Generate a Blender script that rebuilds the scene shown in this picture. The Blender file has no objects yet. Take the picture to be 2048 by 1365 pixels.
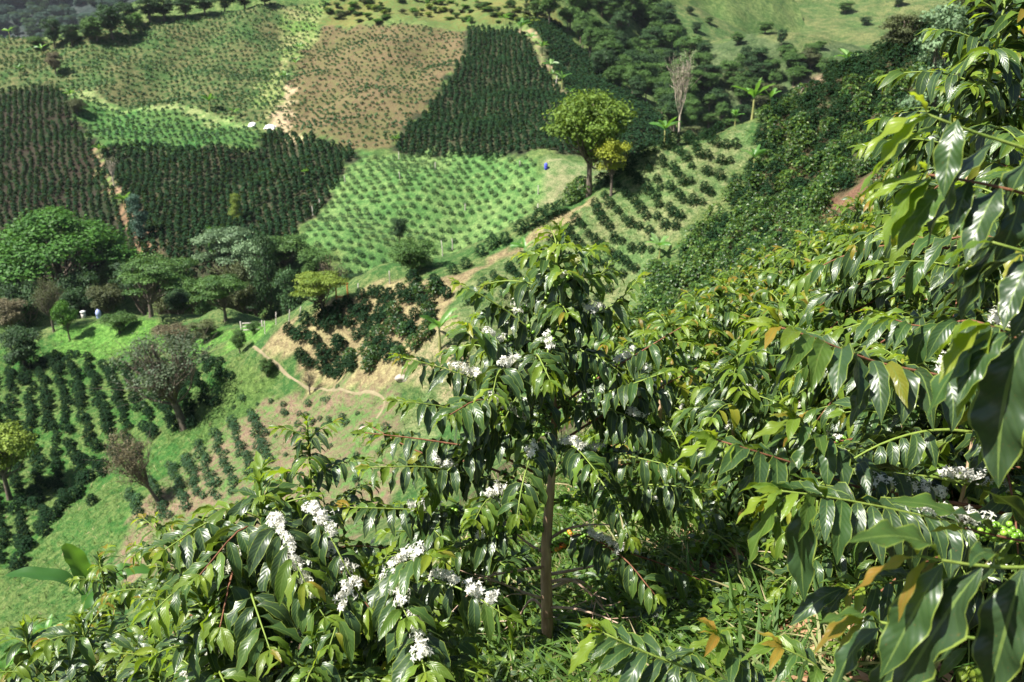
import bpy, math, random
import numpy as np
from mathutils import Vector
R = math.radians
random.seed(7); np.random.seed(7)
S = bpy.context.scene
COL = S.collection

# ------------------------------------------------------------------ camera, sky, sun, exposure
PITCH = 20.0; FPX = 1700.0            # focal length in pixels of the 2048 wide photograph
cd = bpy.data.cameras.new('camera'); cam = bpy.data.objects.new('camera', cd); COL.objects.link(cam)
cam.location = (0, 0, 0); cam.rotation_euler = (R(90 - PITCH), 0, 0)
cd.sensor_width = 36; cd.lens = 36 * FPX / 2048; cd.clip_start = 0.05; cd.clip_end = 6000
cd.dof.use_dof = True; cd.dof.focus_distance = 2.9; cd.dof.aperture_fstop = 6.3
S.camera = cam
SUN = Vector((-0.54, -0.22, 0.80)).normalized()        # towards the sun
W = bpy.data.worlds.new('World'); S.world = W; W.use_nodes = True
nt = W.node_tree; bg = nt.nodes['Background']; sky = nt.nodes.new('ShaderNodeTexSky')
sky.sky_type = 'NISHITA'; sky.sun_disc = False
sky.sun_elevation = math.asin(SUN.z); sky.sun_rotation = math.atan2(SUN.x, SUN.y)
nt.links.new(sky.outputs[0], bg.inputs[0]); bg.inputs[1].default_value = 0.05
sl = bpy.data.lights.new('sun', 'SUN'); sl.energy = 5.0; sl.angle = R(0.5); sl.color = (1, .955, .88)
so = bpy.data.objects.new('sun', sl); COL.objects.link(so); so.rotation_euler = SUN.to_track_quat('Z', 'Y').to_euler()
S.view_settings.view_transform = 'Standard'; S.view_settings.look = 'None'
S.view_settings.gamma = 1; S.view_settings.exposure = 1.36
try:
    S.cycles.transparent_max_bounces = 4; S.cycles.max_bounces = 6; S.cycles.volume_bounces = 0
except Exception: pass

# ------------------------------------------------------------------ helpers
CP, SP = math.cos(R(PITCH)), math.sin(R(PITCH))
def ray(px, py):
    u = (px - 1024) / FPX; v = (682.5 - py) / FPX
    return np.array([u, CP + v * SP, -SP + v * CP])
def P(px, py, Y):                                      # point seen at a pixel at forward distance Y
    d = ray(px, py); return d * (Y / d[1])

class MB:                                             # mesh collector of numpy pieces
    def __init__(s): s.v = []; s.q = []; s.t = []; s.uv = []; s.c = []; s.n = 0
    def add(s, V, Q=None, T=None, uv=None, c=(0, .5, 0)):
        V = np.asarray(V, float).reshape(-1, 3); n = len(V)
        s.v.append(V)
        if Q is not None and len(Q): s.q.append(np.asarray(Q, int).reshape(-1, 4) + s.n)
        if T is not None and len(T): s.t.append(np.asarray(T, int).reshape(-1, 3) + s.n)
        s.uv.append(np.zeros((n, 2)) if uv is None else uv)
        c = np.asarray(c, float)
        s.c.append(np.tile(c, (n, 1)) if c.ndim == 1 else c)
        s.n += n
    def build(s, name, mat, parent=None, smooth=True):
        if s.n == 0: return None
        return link(name, s.mesh(name, mat, smooth), parent)
    def mesh(s, name, mat, smooth=True):
        V = np.concatenate(s.v); UV = np.concatenate(s.uv); C = np.concatenate(s.c)
        q = np.concatenate(s.q) if s.q else np.zeros((0, 4), int)
        t = np.concatenate(s.t) if s.t else np.zeros((0, 3), int)
        me = bpy.data.meshes.new(name)
        me.vertices.add(len(V)); me.vertices.foreach_set('co', V.astype(np.float32).ravel())
        li = np.concatenate([q.ravel(), t.ravel()])
        me.loops.add(len(li)); me.loops.foreach_set('vertex_index', li.astype(np.int32))
        st = np.concatenate([np.arange(len(q)) * 4, len(q) * 4 + np.arange(len(t)) * 3])
        me.polygons.add(len(st)); me.polygons.foreach_set('loop_start', st.astype(np.int32))
        me.update(calc_edges=True)
        if smooth: me.polygons.foreach_set('use_smooth', np.ones(len(st), bool))
        ul = me.uv_layers.new(name='UVMap'); ul.data.foreach_set('uv', UV[li].astype(np.float32).ravel())
        ca = me.color_attributes.new('lc', 'FLOAT_COLOR', 'POINT')
        ca.data.foreach_set('color', np.hstack([C, np.ones((len(C), 1))]).astype(np.float32).ravel())
        me.materials.append(mat); me.validate()
        return me
def link(name, data, parent=None):
    o = bpy.data.objects.new(name, data); COL.objects.link(o)
    if parent: o.parent = parent
    return o
def tag(o, label=None, cat=None, group=None, kind=None):
    if label: o['label'] = label
    if cat: o['category'] = cat
    if group: o['group'] = group
    if kind: o['kind'] = kind
    return o
def empty(name, loc, rz=0, sc=1):
    o = link(name, None); o.location = loc; o.rotation_euler = (0, 0, rz); o.scale = (sc, sc, sc)
    o.empty_display_size = .1
    return o
KIDS = {}
def part(name, data, parent):
    o = link(name, data, parent); KIDS.setdefault(parent.name, []).append(o); return o
def copy_tree(o, parent=None):
    c = o.copy(); COL.objects.link(c); c.parent = parent
    for ch in KIDS.get(o.name, []):
        k = copy_tree(ch, c); KIDS.setdefault(c.name, []).append(k)
    return c

# ---- tubes, balls
def tube(mb, pts, rad, n=6, c=(0, .5, 0), cap=True):
    pts = np.asarray(pts, float); m = len(pts); rad = np.broadcast_to(np.asarray(rad, float), (m,))
    d = np.gradient(pts, axis=0); d /= np.linalg.norm(d, axis=1)[:, None] + 1e-9
    ref = np.array([.12, .99, .05]) if abs(d[0][2]) > .7 else np.array([0, 0, 1.])
    a = np.cross(d, ref); a /= np.linalg.norm(a, axis=1)[:, None] + 1e-9
    b = np.cross(d, a)
    th = np.arange(n) * 2 * np.pi / n
    V = pts[:, None] + rad[:, None, None] * (a[:, None] * np.cos(th)[None, :, None] + b[:, None] * np.sin(th)[None, :, None])
    i = np.arange(m - 1)[:, None] * n + np.arange(n)[None]; j = np.arange(m - 1)[:, None] * n + (np.arange(n)[None] + 1) % n
    Q = np.stack([i, j, j + n, i + n], -1).reshape(-1, 4)
    uv = np.stack(np.broadcast_arrays((np.arange(n) / n)[None], np.linspace(0, 1, m)[:, None]), -1).reshape(-1, 2)
    V = V.reshape(-1, 3); T = None
    if cap:
        V = np.vstack([V, pts[-1] + d[-1] * rad[-1] * .6]); uv = np.vstack([uv, [.5, 1]])
        k = (m - 1) * n; T = np.stack([k + np.arange(n), k + (np.arange(n) + 1) % n, np.full(n, m * n)], -1)
    mb.add(V, Q, T, uv, c)
_ico = {}
def ico(sub):
    if sub not in _ico:
        import bmesh
        bm = bmesh.new(); bmesh.ops.create_icosphere(bm, subdivisions=sub, radius=1)
        _ico[sub] = (np.array([v.co[:] for v in bm.verts]), np.array([[v.index for v in f.verts] for f in bm.faces])); bm.free()
    return _ico[sub]
def box(mb, lo, hi, c=(0, .5, 0)):
    x0, y0, z0 = lo; x1, y1, z1 = hi
    V = [(x0,y0,z0),(x1,y0,z0),(x1,y1,z0),(x0,y1,z0),(x0,y0,z1),(x1,y0,z1),(x1,y1,z1),(x0,y1,z1)]
    mb.add(V, [(3,2,1,0),(4,5,6,7),(0,1,5,4),(1,2,6,5),(2,3,7,6),(3,0,4,7)], c=c)

# ---- leaves: batches of arching blades
WS = (np.array([0, .07, .18, .32, .48, .64, .78, .89, .96, 1.]), np.array([.05, .28, .66, .93, 1., .88, .60, .28, .10, .0]))
def leaves(mb, Pt, D, L, Wd, droop, col, ns=8, nt=5, wave=.12, fold=.22, roll=.45, prof=WS, rng=np.random, sweep=.22):
    Pt = np.asarray(Pt, float).reshape(-1, 3); N = len(Pt)
    if N == 0: return
    D = np.asarray(D, float).reshape(-1, 3); D = D / (np.linalg.norm(D, axis=1)[:, None] + 1e-9)
    L = np.broadcast_to(np.asarray(L, float), (N,)); Wd = np.broadcast_to(np.asarray(Wd, float), (N,)); droop = np.broadcast_to(np.asarray(droop, float), (N,))
    h = D[:, :2].copy(); hn = np.linalg.norm(h, axis=1); bad = hn < .05
    h[bad] = rng.normal(size=(bad.sum(), 2)); h /= np.linalg.norm(h, axis=1)[:, None]
    H = np.hstack([h, np.zeros((N, 1))]); e0 = np.arcsin(np.clip(D[:, 2], -1, 1))
    s = np.linspace(0, 1, ns + 1)
    e = e0[:, None] - droop[:, None] * (1 - np.exp(-2.2 * s))[None] / .889
    e = np.maximum(e, -1.62)
    dr = H[:, None] * np.cos(e)[..., None] + np.array([0, 0, 1.]) * np.sin(e)[..., None]
    # slight sideways sweep
    Sd = np.stack([-h[:, 1], h[:, 0], np.zeros(N)], -1)
    sw = rng.normal(0, sweep, N)
    dr = dr + Sd[:, None] * (sw[:, None] * s[None])[..., None]
    step = dr * (L / ns)[:, None, None]
    C = Pt[:, None] + np.concatenate([np.zeros((N, 1, 3)), np.cumsum((step[:, :-1] + step[:, 1:]) / 2, axis=1)], axis=1)
    Nn = -H[:, None] * np.sin(e)[..., None] + np.array([0, 0, 1.]) * np.cos(e)[..., None]
    r = rng.normal(0, roll, N)[:, None] + rng.normal(0, .25, N)[:, None] * s[None]
    S1 = Sd[:, None] * np.cos(r)[..., None] + Nn * np.sin(r)[..., None]
    N1 = Nn * np.cos(r)[..., None] - Sd[:, None] * np.sin(r)[..., None]
    t = np.linspace(-1, 1, nt); w = np.interp(s, *prof)
    ww = w[None, :, None] * Wd[:, None, None] * .5
    ph = rng.uniform(0, 6.28, (N, 1, 2)); fr = rng.uniform(2.2, 3.6, (N, 1, 1))
    phs = np.where(t < 0, 0, 1)
    wv = np.sin(2 * np.pi * fr * s[None, :, None] + ph[:, :, phs]) * wave * np.abs(t)[None, None] ** 1.5
    off = ww * (fold * np.abs(t)[None, None] + wv * 1.6)
    V = C[:, :, None] + S1[:, :, None] * (ww * t)[..., None] + N1[:, :, None] * off[..., None]
    k = (ns + 1) * nt
    a = (np.arange(ns)[:, None] * nt + np.arange(nt - 1)[None]).reshape(-1)
    q = np.stack([a, a + 1, a + nt + 1, a + nt], -1)
    Q = (q[None] + (np.arange(N) * k)[:, None, None]).reshape(-1, 4)
    uv = np.stack(np.broadcast_arrays((t * .5 + .5)[None], s[:, None]), -1).reshape(-1, 2)
    col = np.asarray(col, float); col = np.broadcast_to(col, (N, 3)) if col.ndim == 1 else col
    mb.add(V.reshape(-1, 3), Q, None, np.tile(uv, (N, 1)), np.repeat(col, k, axis=0))
def cards(mb, Pt, Nrm, size, col, rng, asp=.5):        # rhombic leaf faces, normals near Nrm
    N = len(Pt)
    if not N: return
    n = Nrm / (np.linalg.norm(Nrm, axis=1)[:, None] + 1e-9)
    a = np.cross(n, rng.normal(size=(N, 3))); a /= np.linalg.norm(a, axis=1)[:, None] + 1e-9
    b = np.cross(n, a); sz = np.broadcast_to(np.asarray(size, float), (N,))[:, None]
    V = np.stack([Pt - a * sz * .5, Pt + b * sz * asp * .5 - n * sz * .08, Pt + a * sz * .5 , Pt - b * sz * asp * .5 - n * sz * .08], 1)
    Q = np.arange(N * 4).reshape(-1, 4)
    uv = np.tile([[.5, 0], [.0, .5], [.5, 1], [1., .5]], (N, 1))
    col = np.asarray(col, float); col = np.broadcast_to(col, (N, 3)) if col.ndim == 1 else col
    mb.add(V.reshape(-1, 3), Q, None, uv, np.repeat(col, 4, axis=0))

# ---- value-ish noise from sines
class SN:
    def __init__(s, seed, wl, n=14):
        r = np.random.RandomState(seed); th = r.uniform(0, 6.28, n); k = 2 * np.pi / (wl * r.uniform(.6, 1.7, n))
        s.kx, s.ky, s.p = k * np.cos(th), k * np.sin(th), r.uniform(0, 6.28, n); s.n = n
    def __call__(s, x, y):
        x = np.asarray(x, float); y = np.asarray(y, float)
        return sum(np.sin(x * s.kx[i] + y * s.ky[i] + s.p[i]) for i in range(s.n)) / math.sqrt(s.n)

# ------------------------------------------------------------------ materials
def mat_new(name):
    m = bpy.data.materials.new(name); m.use_nodes = True; n = m.node_tree; n.nodes.clear()
    out = n.nodes.new('ShaderNodeOutputMaterial'); return m, n, out
def N_(n, t, **kw):
    x = n.nodes.new(t)
    for k, v in kw.items(): setattr(x, k, v)
    return x
def math_(n, op, a, b=None, clamp=False):
    x = n.nodes.new('ShaderNodeMath'); x.operation = op; x.use_clamp = clamp
    for i, v in enumerate((a, b)):
        if v is None: continue
        if isinstance(v, (int, float)): x.inputs[i].default_value = v
        else: n.links.new(v, x.inputs[i])
    return x.outputs[0]
def mix_(n, fac, a, b, mode='MIX'):
    x = n.nodes.new('ShaderNodeMix'); x.data_type = 'RGBA'; x.blend_type = mode
    for i, v in ((0, fac), (6, a), (7, b)):
        if isinstance(v, (int, float)): x.inputs[i].default_value = v
        elif isinstance(v, tuple): x.inputs[i].default_value = (*v[:3], 1)
        else: n.links.new(v, x.inputs[i])
    return x.outputs[2]
def ramp_(n, fac, stops):
    x = n.nodes.new('ShaderNodeValToRGB'); cr = x.color_ramp
    while len(cr.elements) < len(stops): cr.elements.new(.5)
    for e, (p, c) in zip(cr.elements, stops): e.position = p; e.color = (*c, 1)
    n.links.new(fac, x.inputs[0]); return x.outputs[0]

def leaf_mat(name, stops, rough=.34, trans=.33, tcol=(.34, .50, .02), detail=True, under=(.09, .15, .05), objrand=0.0, spec=.5, rim_glow=.5):
    m, n, out = mat_new(name)
    at = N_(n, 'ShaderNodeAttribute', attribute_name='lc'); sp = N_(n, 'ShaderNodeSeparateColor'); n.links.new(at.outputs['Color'], sp.inputs[0])
    base = ramp_(n, sp.outputs[0], stops)
    var = math_(n, 'MULTIPLY_ADD', sp.outputs[1], .9); var.node.inputs[2].default_value = .55
    if objrand:
        oi = N_(n, 'ShaderNodeObjectInfo'); v2 = math_(n, 'MULTIPLY_ADD', oi.outputs['Random'], objrand); v2.node.inputs[2].default_value = 1 - objrand / 2
        var = math_(n, 'MULTIPLY', var, v2)
    cv = N_(n, 'ShaderNodeCombineColor'); [n.links.new(var, cv.inputs[i]) for i in range(3)]
    base = mix_(n, 1.0, base, cv.outputs[0], 'MULTIPLY')
    pr = N_(n, 'ShaderNodeBsdfPrincipled'); tr = N_(n, 'ShaderNodeBsdfTranslucent')
    if detail:
        uv = N_(n, 'ShaderNodeUVMap'); sx = N_(n, 'ShaderNodeSeparateXYZ'); n.links.new(uv.outputs[0], sx.inputs[0])
        au = math_(n, 'ABSOLUTE', math_(n, 'SUBTRACT', sx.outputs[0], .5))
        rib = math_(n, 'LESS_THAN', au, .035)
        ph = math_(n, 'SUBTRACT', math_(n, 'MULTIPLY', sx.outputs[1], 62.0), math_(n, 'MULTIPLY', au, 26.0))
        vein = math_(n, 'POWER', math_(n, 'MULTIPLY_ADD', math_(n, 'SINE', ph), .5), 9.0)
        vein.node.inputs[0].links[0].from_node.inputs[2].default_value = .5
        edge = math_(n, 'GREATER_THAN', au, .455)
        base = mix_(n, math_(n, 'MULTIPLY', vein, .07), base, (.10, .17, .03))
        base = mix_(n, math_(n, 'MULTIPLY', rib, .55), base, (.20, .28, .06))
        base = mix_(n, math_(n, 'MULTIPLY', edge, rim_glow), base, (.34, .42, .05))  # glow of light through the curled leaf edges, put into the colour
        bp = N_(n, 'ShaderNodeBump'); bp.inputs['Strength'].default_value = .20; bp.inputs['Distance'].default_value = .001
        n.links.new(math_(n, 'ADD', math_(n, 'SINE', ph), math_(n, 'MULTIPLY', au, -3.0)), bp.inputs['Height'])
        n.links.new(bp.outputs[0], pr.inputs['Normal'])
        no = N_(n, 'ShaderNodeTexNoise'); no.inputs['Scale'].default_value = 18
        n.links.new(math_(n, 'MULTIPLY_ADD', no.outputs[0], .3), pr.inputs['Roughness']); pr.inputs['Roughness'].links[0].from_node.inputs[2].default_value = rough - .15
    else: pr.inputs['Roughness'].default_value = rough
    ge = N_(n, 'ShaderNodeNewGeometry')
    ucol = mix_(n, .28, base, under)
    bcol = mix_(n, ge.outputs['Backfacing'], base, ucol) if detail else base
    n.links.new(bcol, pr.inputs['Base Color'])
    pr.inputs['Specular IOR Level'].default_value = spec
    if detail:
        tm = math_(n, 'MULTIPLY_ADD', sp.outputs[0], .8, True); tm.node.inputs[2].default_value = .05
        n.links.new(mix_(n, tm, base, tcol), tr.inputs['Color'])
        nz = N_(n, 'ShaderNodeTexNoise'); nz.inputs['Scale'].default_value = 55; nz.inputs['Detail'].default_value = 2
        spot = math_(n, 'MULTIPLY', math_(n, 'GREATER_THAN', nz.outputs[0], .70), .55)
        n.links.new(mix_(n, spot, bcol, (.12, .07, .02)), pr.inputs['Base Color'])
    else: n.links.new(mix_(n, .62, base, tcol), tr.inputs['Color'])
    ms = N_(n, 'ShaderNodeMixShader'); ms.inputs[0].default_value = trans
    if detail:
        tf = math_(n, 'MULTIPLY_ADD', sp.outputs[0], .55, True); tf.node.inputs[2].default_value = trans - .24; n.links.new(tf, ms.inputs[0])
    n.links.new(pr.outputs[0], ms.inputs[1]); n.links.new(tr.outputs[0], ms.inputs[2]); n.links.new(ms.outputs[0], out.inputs[0])
    return m
def plain(name, c1, c2, scale=8, rough=.8, bump=.3, bd=.02, stretch=(1, 1, 1), spec=.3):
    m, n, out = mat_new(name); pr = N_(n, 'ShaderNodeBsdfPrincipled')
    tc = N_(n, 'ShaderNodeTexCoord'); mp = N_(n, 'ShaderNodeMapping'); mp.inputs['Scale'].default_value = stretch
    n.links.new(tc.outputs['Object'], mp.inputs[0])
    no = N_(n, 'ShaderNodeTexNoise'); no.inputs['Scale'].default_value = scale; no.inputs['Detail'].default_value = 6
    n.links.new(mp.outputs[0], no.inputs['Vector'])
    f = math_(n, 'MULTIPLY_ADD', no.outputs[0], 2.6, True); f.node.inputs[2].default_value = -.8
    n.links.new(mix_(n, f, c1, c2), pr.inputs['Base Color']); pr.inputs['Roughness'].default_value = rough; pr.inputs['Specular IOR Level'].default_value = spec
    bp = N_(n, 'ShaderNodeBump'); bp.inputs['Strength'].default_value = bump; bp.inputs['Distance'].default_value = bd
    n.links.new(no.outputs[0], bp.inputs['Height']); n.links.new(bp.outputs[0], pr.inputs['Normal'])
    n.links.new(pr.outputs[0], out.inputs[0]); return m

CO = [(0, (.003, .012, .007)), (.30, (.007, .026, .010)), (.45, (.019, .057, .012)), (.62, (.105, .185, .012)), (.82, (.26, .33, .02)), (.93, (.36, .26, .03)), (1, (.40, .17, .03))]
M_leaf = leaf_mat('coffee_leaf', CO, rough=.36, trans=.32, spec=.5, rim_glow=.5)
M_bush = leaf_mat('coffee_bush_leaf', [(0, (.011, .036, .012)), (.5, (.038, .092, .018)), (.85, (.10, .17, .03)), (1, (.16, .21, .04))], rough=.38, trans=.22, detail=False, objrand=.4, spec=.4)
M_bushf = leaf_mat('far_coffee_leaf', [(0, (.007, .023, .010)), (1, (.018, .050, .018))], rough=.8, trans=.08, detail=False, spec=.08)
M_dark = leaf_mat('dark_coffee_leaf', [(0, (.014, .034, .018)), (1, (.030, .064, .026))], rough=.55, trans=.12, detail=False, spec=.25)
M_young = leaf_mat('young_coffee_leaf', [(0, (.010, .036, .014)), (1, (.028, .080, .024))], rough=.7, trans=.12, detail=False, objrand=.4, spec=.25)
def foliage(name, a, b, tc, rough=.6, tr=.22, orr=.35):
    return leaf_mat(name, [(0, a), (1, b)], rough=rough, trans=tr, tcol=tc, detail=False, objrand=orr, spec=.25)
M_fol = {
 'dark': foliage('dark_foliage', (.018, .045, .018), (.045, .10, .03), (.10, .18, .03)),
 'leafy': foliage('sunny_green_foliage', (.055, .11, .015), (.15, .23, .03), (.35, .48, .04)),
 'mid': foliage('mid_green_foliage', (.03, .075, .02), (.085, .165, .035), (.16, .28, .04)),
 'umbrella': foliage('umbrella_tree_foliage', (.022, .075, .012), (.06, .155, .018), (.14, .30, .03)),
 'grey': foliage('grey_green_foliage', (.04, .065, .035), (.10, .14, .07), (.18, .24, .08)),
 'bright': foliage('bright_green_foliage', (.035, .10, .012), (.08, .20, .02), (.20, .40, .03)),
 'pale': foliage('pale_silvery_foliage', (.07, .13, .06), (.20, .30, .15), (.20, .30, .10)),
 'lime': foliage('yellow_green_foliage', (.09, .15, .02), (.20, .27, .04), (.40, .48, .05)),
 'olive': foliage('olive_foliage', (.045, .06, .025), (.10, .12, .045), (.22, .24, .06)),
 'brown': foliage('brownish_foliage', (.07, .065, .035), (.15, .13, .07), (.22, .20, .08)),
 'blue': foliage('blue_green_foliage', (.025, .06, .04), (.06, .12, .08), (.12, .22, .10)),
 'yellow': foliage('yellow_foliage', (.14, .19, .02), (.30, .33, .03), (.48, .52, .04)),
}
M_ban = leaf_mat('banana_leaf', [(0, (.03, .10, .02)), (.5, (.08, .20, .03)), (1, (.22, .33, .12))], rough=.42, trans=.4, tcol=(.22, .45, .03), detail=False, spec=.5)
M_twig = plain('green_twig', (.13, .20, .03), (.20, .26, .05), 30, .6)
M_rtwig = plain('red_brown_twig', (.12, .045, .025), (.22, .10, .05), 40, .7, stretch=(1, 1, 1))
M_bark = plain('coffee_bark', (.26, .15, .09), (.60, .43, .28), 40, .9, .8, .01, (1, 1, .18))
M_btwig = plain('dry_branch_bark', (.32, .20, .14), (.58, .44, .34), 40, .85, .5, .004)
M_trunk = plain('tree_bark', (.07, .055, .04), (.16, .13, .10), 6, .9, .6, .05, (1, 1, .3))
M_ptrunk = plain('pale_tree_bark', (.34, .28, .21), (.55, .47, .38), 5, .85, .5, .04, (1, 1, .3))
M_bstem = plain('banana_stem', (.16, .17, .05), (.30, .30, .11), 6, .7, .3, .02, (1, 1, .3))
M_rock = plain('rock', (.25, .20, .16), (.48, .42, .36), 5, .9, .8, .03)
M_wood = plain('weathered_wood', (.30, .27, .23), (.52, .48, .42), 12, .85, .4, .01, (1, 1, .2))
M_owood = plain('orange_painted_wood', (.42, .14, .03), (.60, .24, .06), 8, .7)
M_white = plain('white_plastic', (.72, .72, .72), (.85, .84, .82), 4, .6, .3, .05)
M_blue = plain('blue_plastic', (.05, .06, .42), (.09, .11, .60), 4, .4)
M_blueg = plain('pale_blue_paint', (.30, .36, .65), (.42, .47, .75), 4, .5)
M_block = plain('pale_concrete', (.45, .42, .38), (.70, .66, .60), 5, .9)
m, n, out = mat_new('petal'); pr = N_(n, 'ShaderNodeBsdfPrincipled'); pr.inputs['Base Color'].default_value = (.80, .785, .71, 1); pr.inputs['Roughness'].default_value = .6
tr = N_(n, 'ShaderNodeBsdfTranslucent'); tr.inputs[0].default_value = (.85, .84, .75, 1); ms = N_(n, 'ShaderNodeMixShader'); ms.inputs[0].default_value = .45
n.links.new(pr.outputs[0], ms.inputs[1]); n.links.new(tr.outputs[0], ms.inputs[2]); n.links.new(ms.outputs[0], out.inputs[0]); M_petal = m
m, n, out = mat_new('coffee_berry'); pr = N_(n, 'ShaderNodeBsdfPrincipled'); at = N_(n, 'ShaderNodeAttribute', attribute_name='lc')
sp = N_(n, 'ShaderNodeSeparateColor'); n.links.new(at.outputs[0], sp.inputs[0])
n.links.new(ramp_(n, sp.outputs[0], [(0, (.09, .20, .015)), (.6, (.20, .36, .04)), (.8, (.45, .30, .03)), (1, (.45, .02, .01))]), pr.inputs['Base Color'])
pr.inputs['Roughness'].default_value = .28; n.links.new(pr.outputs[0], out.inputs[0]); M_berry = m

def ground_mat(name, s1=.35, s2=3.0, s3=14.0, bd=.25, fine=.5):
    m, n, out = mat_new(name); pr = N_(n, 'ShaderNodeBsdfPrincipled')
    A = N_(n, 'ShaderNodeAttribute', attribute_name='ca'); B = N_(n, 'ShaderNodeAttribute', attribute_name='cb')
    tc = N_(n, 'ShaderNodeTexCoord')
    def noise(sc, d=5, ro=.6):
        x = N_(n, 'ShaderNodeTexNoise'); x.inputs['Scale'].default_value = sc; x.inputs['Detail'].default_value = d; x.inputs['Roughness'].default_value = ro
        n.links.new(tc.outputs['Object'], x.inputs['Vector']); return x.outputs[0]
    n1, n2, n3 = noise(s1), noise(s2), noise(s3, 6, .7)
    f = math_(n, 'ADD', math_(n, 'MULTIPLY', n1, 1.6), math_(n, 'MULTIPLY', n2, 1.7))
    f = math_(n, 'ADD', f, math_(n, 'MULTIPLY', n3, .9)); f = math_(n, 'MULTIPLY_ADD', f, 1.9, True); f.node.inputs[2].default_value = -3.5
    c = mix_(n, f, A.outputs[0], B.outputs[0])
    g = math_(n, 'MULTIPLY_ADD', n3, fine * 6); g.node.inputs[2].default_value = 1 - fine * 3
    g2 = math_(n, 'MULTIPLY_ADD', n2, fine * 3); g2.node.inputs[2].default_value = 1 - fine * 1.5
    g = math_(n, 'MAXIMUM', math_(n, 'MULTIPLY', g, g2), .2)
    cc = N_(n, 'ShaderNodeCombineColor'); [n.links.new(g, cc.inputs[i]) for i in range(3)]
    c = mix_(n, 1.0, c, cc.outputs[0], 'MULTIPLY')
    n.links.new(c, pr.inputs['Base Color']); pr.inputs['Roughness'].default_value = .95; pr.inputs['Specular IOR Level'].default_value = .15
    bp = N_(n, 'ShaderNodeBump'); bp.inputs['Strength'].default_value = .8; bp.inputs['Distance'].default_value = bd
    n.links.new(math_(n, 'ADD', n3, n2), bp.inputs['Height']); n.links.new(bp.outputs[0], pr.inputs['Normal'])
    n.links.new(pr.outputs[0], out.inputs[0]); return m
M_gA = ground_mat('near_hill_ground', .30, 2.2, 9, .3)
M_gB = ground_mat('field_hill_ground', .12, .9, 5, .3)
M_gC = ground_mat('pasture_ground', .05, .35, 2, .8, .5)

# ------------------------------------------------------------------ terrain
class Terrain:
    def __init__(s, pts, x0, x1, y0, y1, res, noises=(), trend=None):
        pts = np.array(pts, float); X = pts[:, :2]; z = pts[:, 2]
        def ph(r2): return np.where(r2 > 1e-9, .5 * r2 * np.log(r2 + 1e-12), 0)
        n = len(X); K = ph(((X[:, None] - X[None]) ** 2).sum(-1)) + np.eye(n) * 2.0
        Pm = np.hstack([np.ones((n, 1)), X]); Amat = np.block([[K, Pm], [Pm.T, np.zeros((3, 3))]])
        w = np.linalg.solve(Amat, np.concatenate([z, np.zeros(3)]))
        s.gx = np.arange(x0, x1 + res / 2, res); s.gy = np.arange(y0, y1 + res / 2, res)
        GX, GY = np.meshgrid(s.gx, s.gy); Z = w[n] + w[n + 1] * GX + w[n + 2] * GY
        for i in range(n): Z = Z + w[i] * ph((GX - X[i, 0]) ** 2 + (GY - X[i, 1]) ** 2)
        for (sn, amp) in noises: Z = Z + sn(GX, GY) * (amp(GX, GY) if callable(amp) else amp)
        s.Z = Z; s.res = res; s.GX = GX; s.GY = GY
    def z(s, x, y):
        x = np.asarray(x, float); y = np.asarray(y, float)
        fx = np.clip((x - s.gx[0]) / s.res, 0, len(s.gx) - 1.001); fy = np.clip((y - s.gy[0]) / s.res, 0, len(s.gy) - 1.001)
        i = fx.astype(int); j = fy.astype(int); a = fx - i; b = fy - j; Z = s.Z
        return (Z[j, i] * (1 - a) + Z[j, i + 1] * a) * (1 - b) + (Z[j + 1, i] * (1 - a) + Z[j + 1, i + 1] * a) * b
    def hit(s, px, py):
        for k in range(14):                        # just above a crest: the nearest ground below
            q = s.hit1(px, py + 3 * k)
            if q is not None: return q
    def hit1(s, px, py):
        d = ray(px, py); Y = np.arange(max(s.gy[0], 1.0), s.gy[-1], s.res * .25); p = d[None] * (Y / d[1])[:, None]
        u = p[:, 2] - s.z(p[:, 0], p[:, 1]); k = np.where(u < 0)[0]
        if len(k) == 0: return None
        q = p[k[0]]; q[2] = s.z(q[0], q[1]); return q
    def hit_or(s, px, py, Y):                       # falls back to the top of the hill along that column
        q = s.hit(px, py)
        return q if q is not None else P(px, py, Y)
    def poly(s, pix, Y=None):
        out = []
        for (a, b) in pix:
            q = s.hit(a, b)
            if q is None:
                bb = b
                while q is None and bb < b + 80: bb += 4; q = s.hit(a, bb)
            if q is not None: out.append(q[:2])
        return np.array(out)
    def build(s, name, mat, regions, default, label=None, jit=None):
        mb = MB(); V = np.stack([s.GX, s.GY, s.Z], -1).reshape(-1, 3); ny, nx = s.GX.shape
        i = (np.arange(ny - 1)[:, None] * nx + np.arange(nx - 1)[None]).reshape(-1)
        mb.add(V, np.stack([i, i + 1, i + nx + 1, i + nx], -1))
        me = mb.mesh(name, mat)
        jx = jit(V[:, 0], V[:, 1]) if jit else 0; jy = jit(V[:, 1] + 31, V[:, 0] - 17) if jit else 0
        ca = np.tile(default[0], (len(V), 1)).astype(float); cb = np.tile(default[1], (len(V), 1)).astype(float)
        for (poly, a, b) in regions:
            if len(poly) < 3: continue
            k = inside(poly, V[:, 0] + jx, V[:, 1] + jy); ca[k] = a; cb[k] = b
        for nm, arr in (('ca', ca), ('cb', cb)):
            at = me.color_attributes.new(nm, 'FLOAT_COLOR', 'POINT')
            at.data.foreach_set('color', np.hstack([arr, np.ones((len(arr), 1))]).astype(np.float32).ravel())
        o = link(name, me); tag(o, label, None, None, 'structure'); return o
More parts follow.
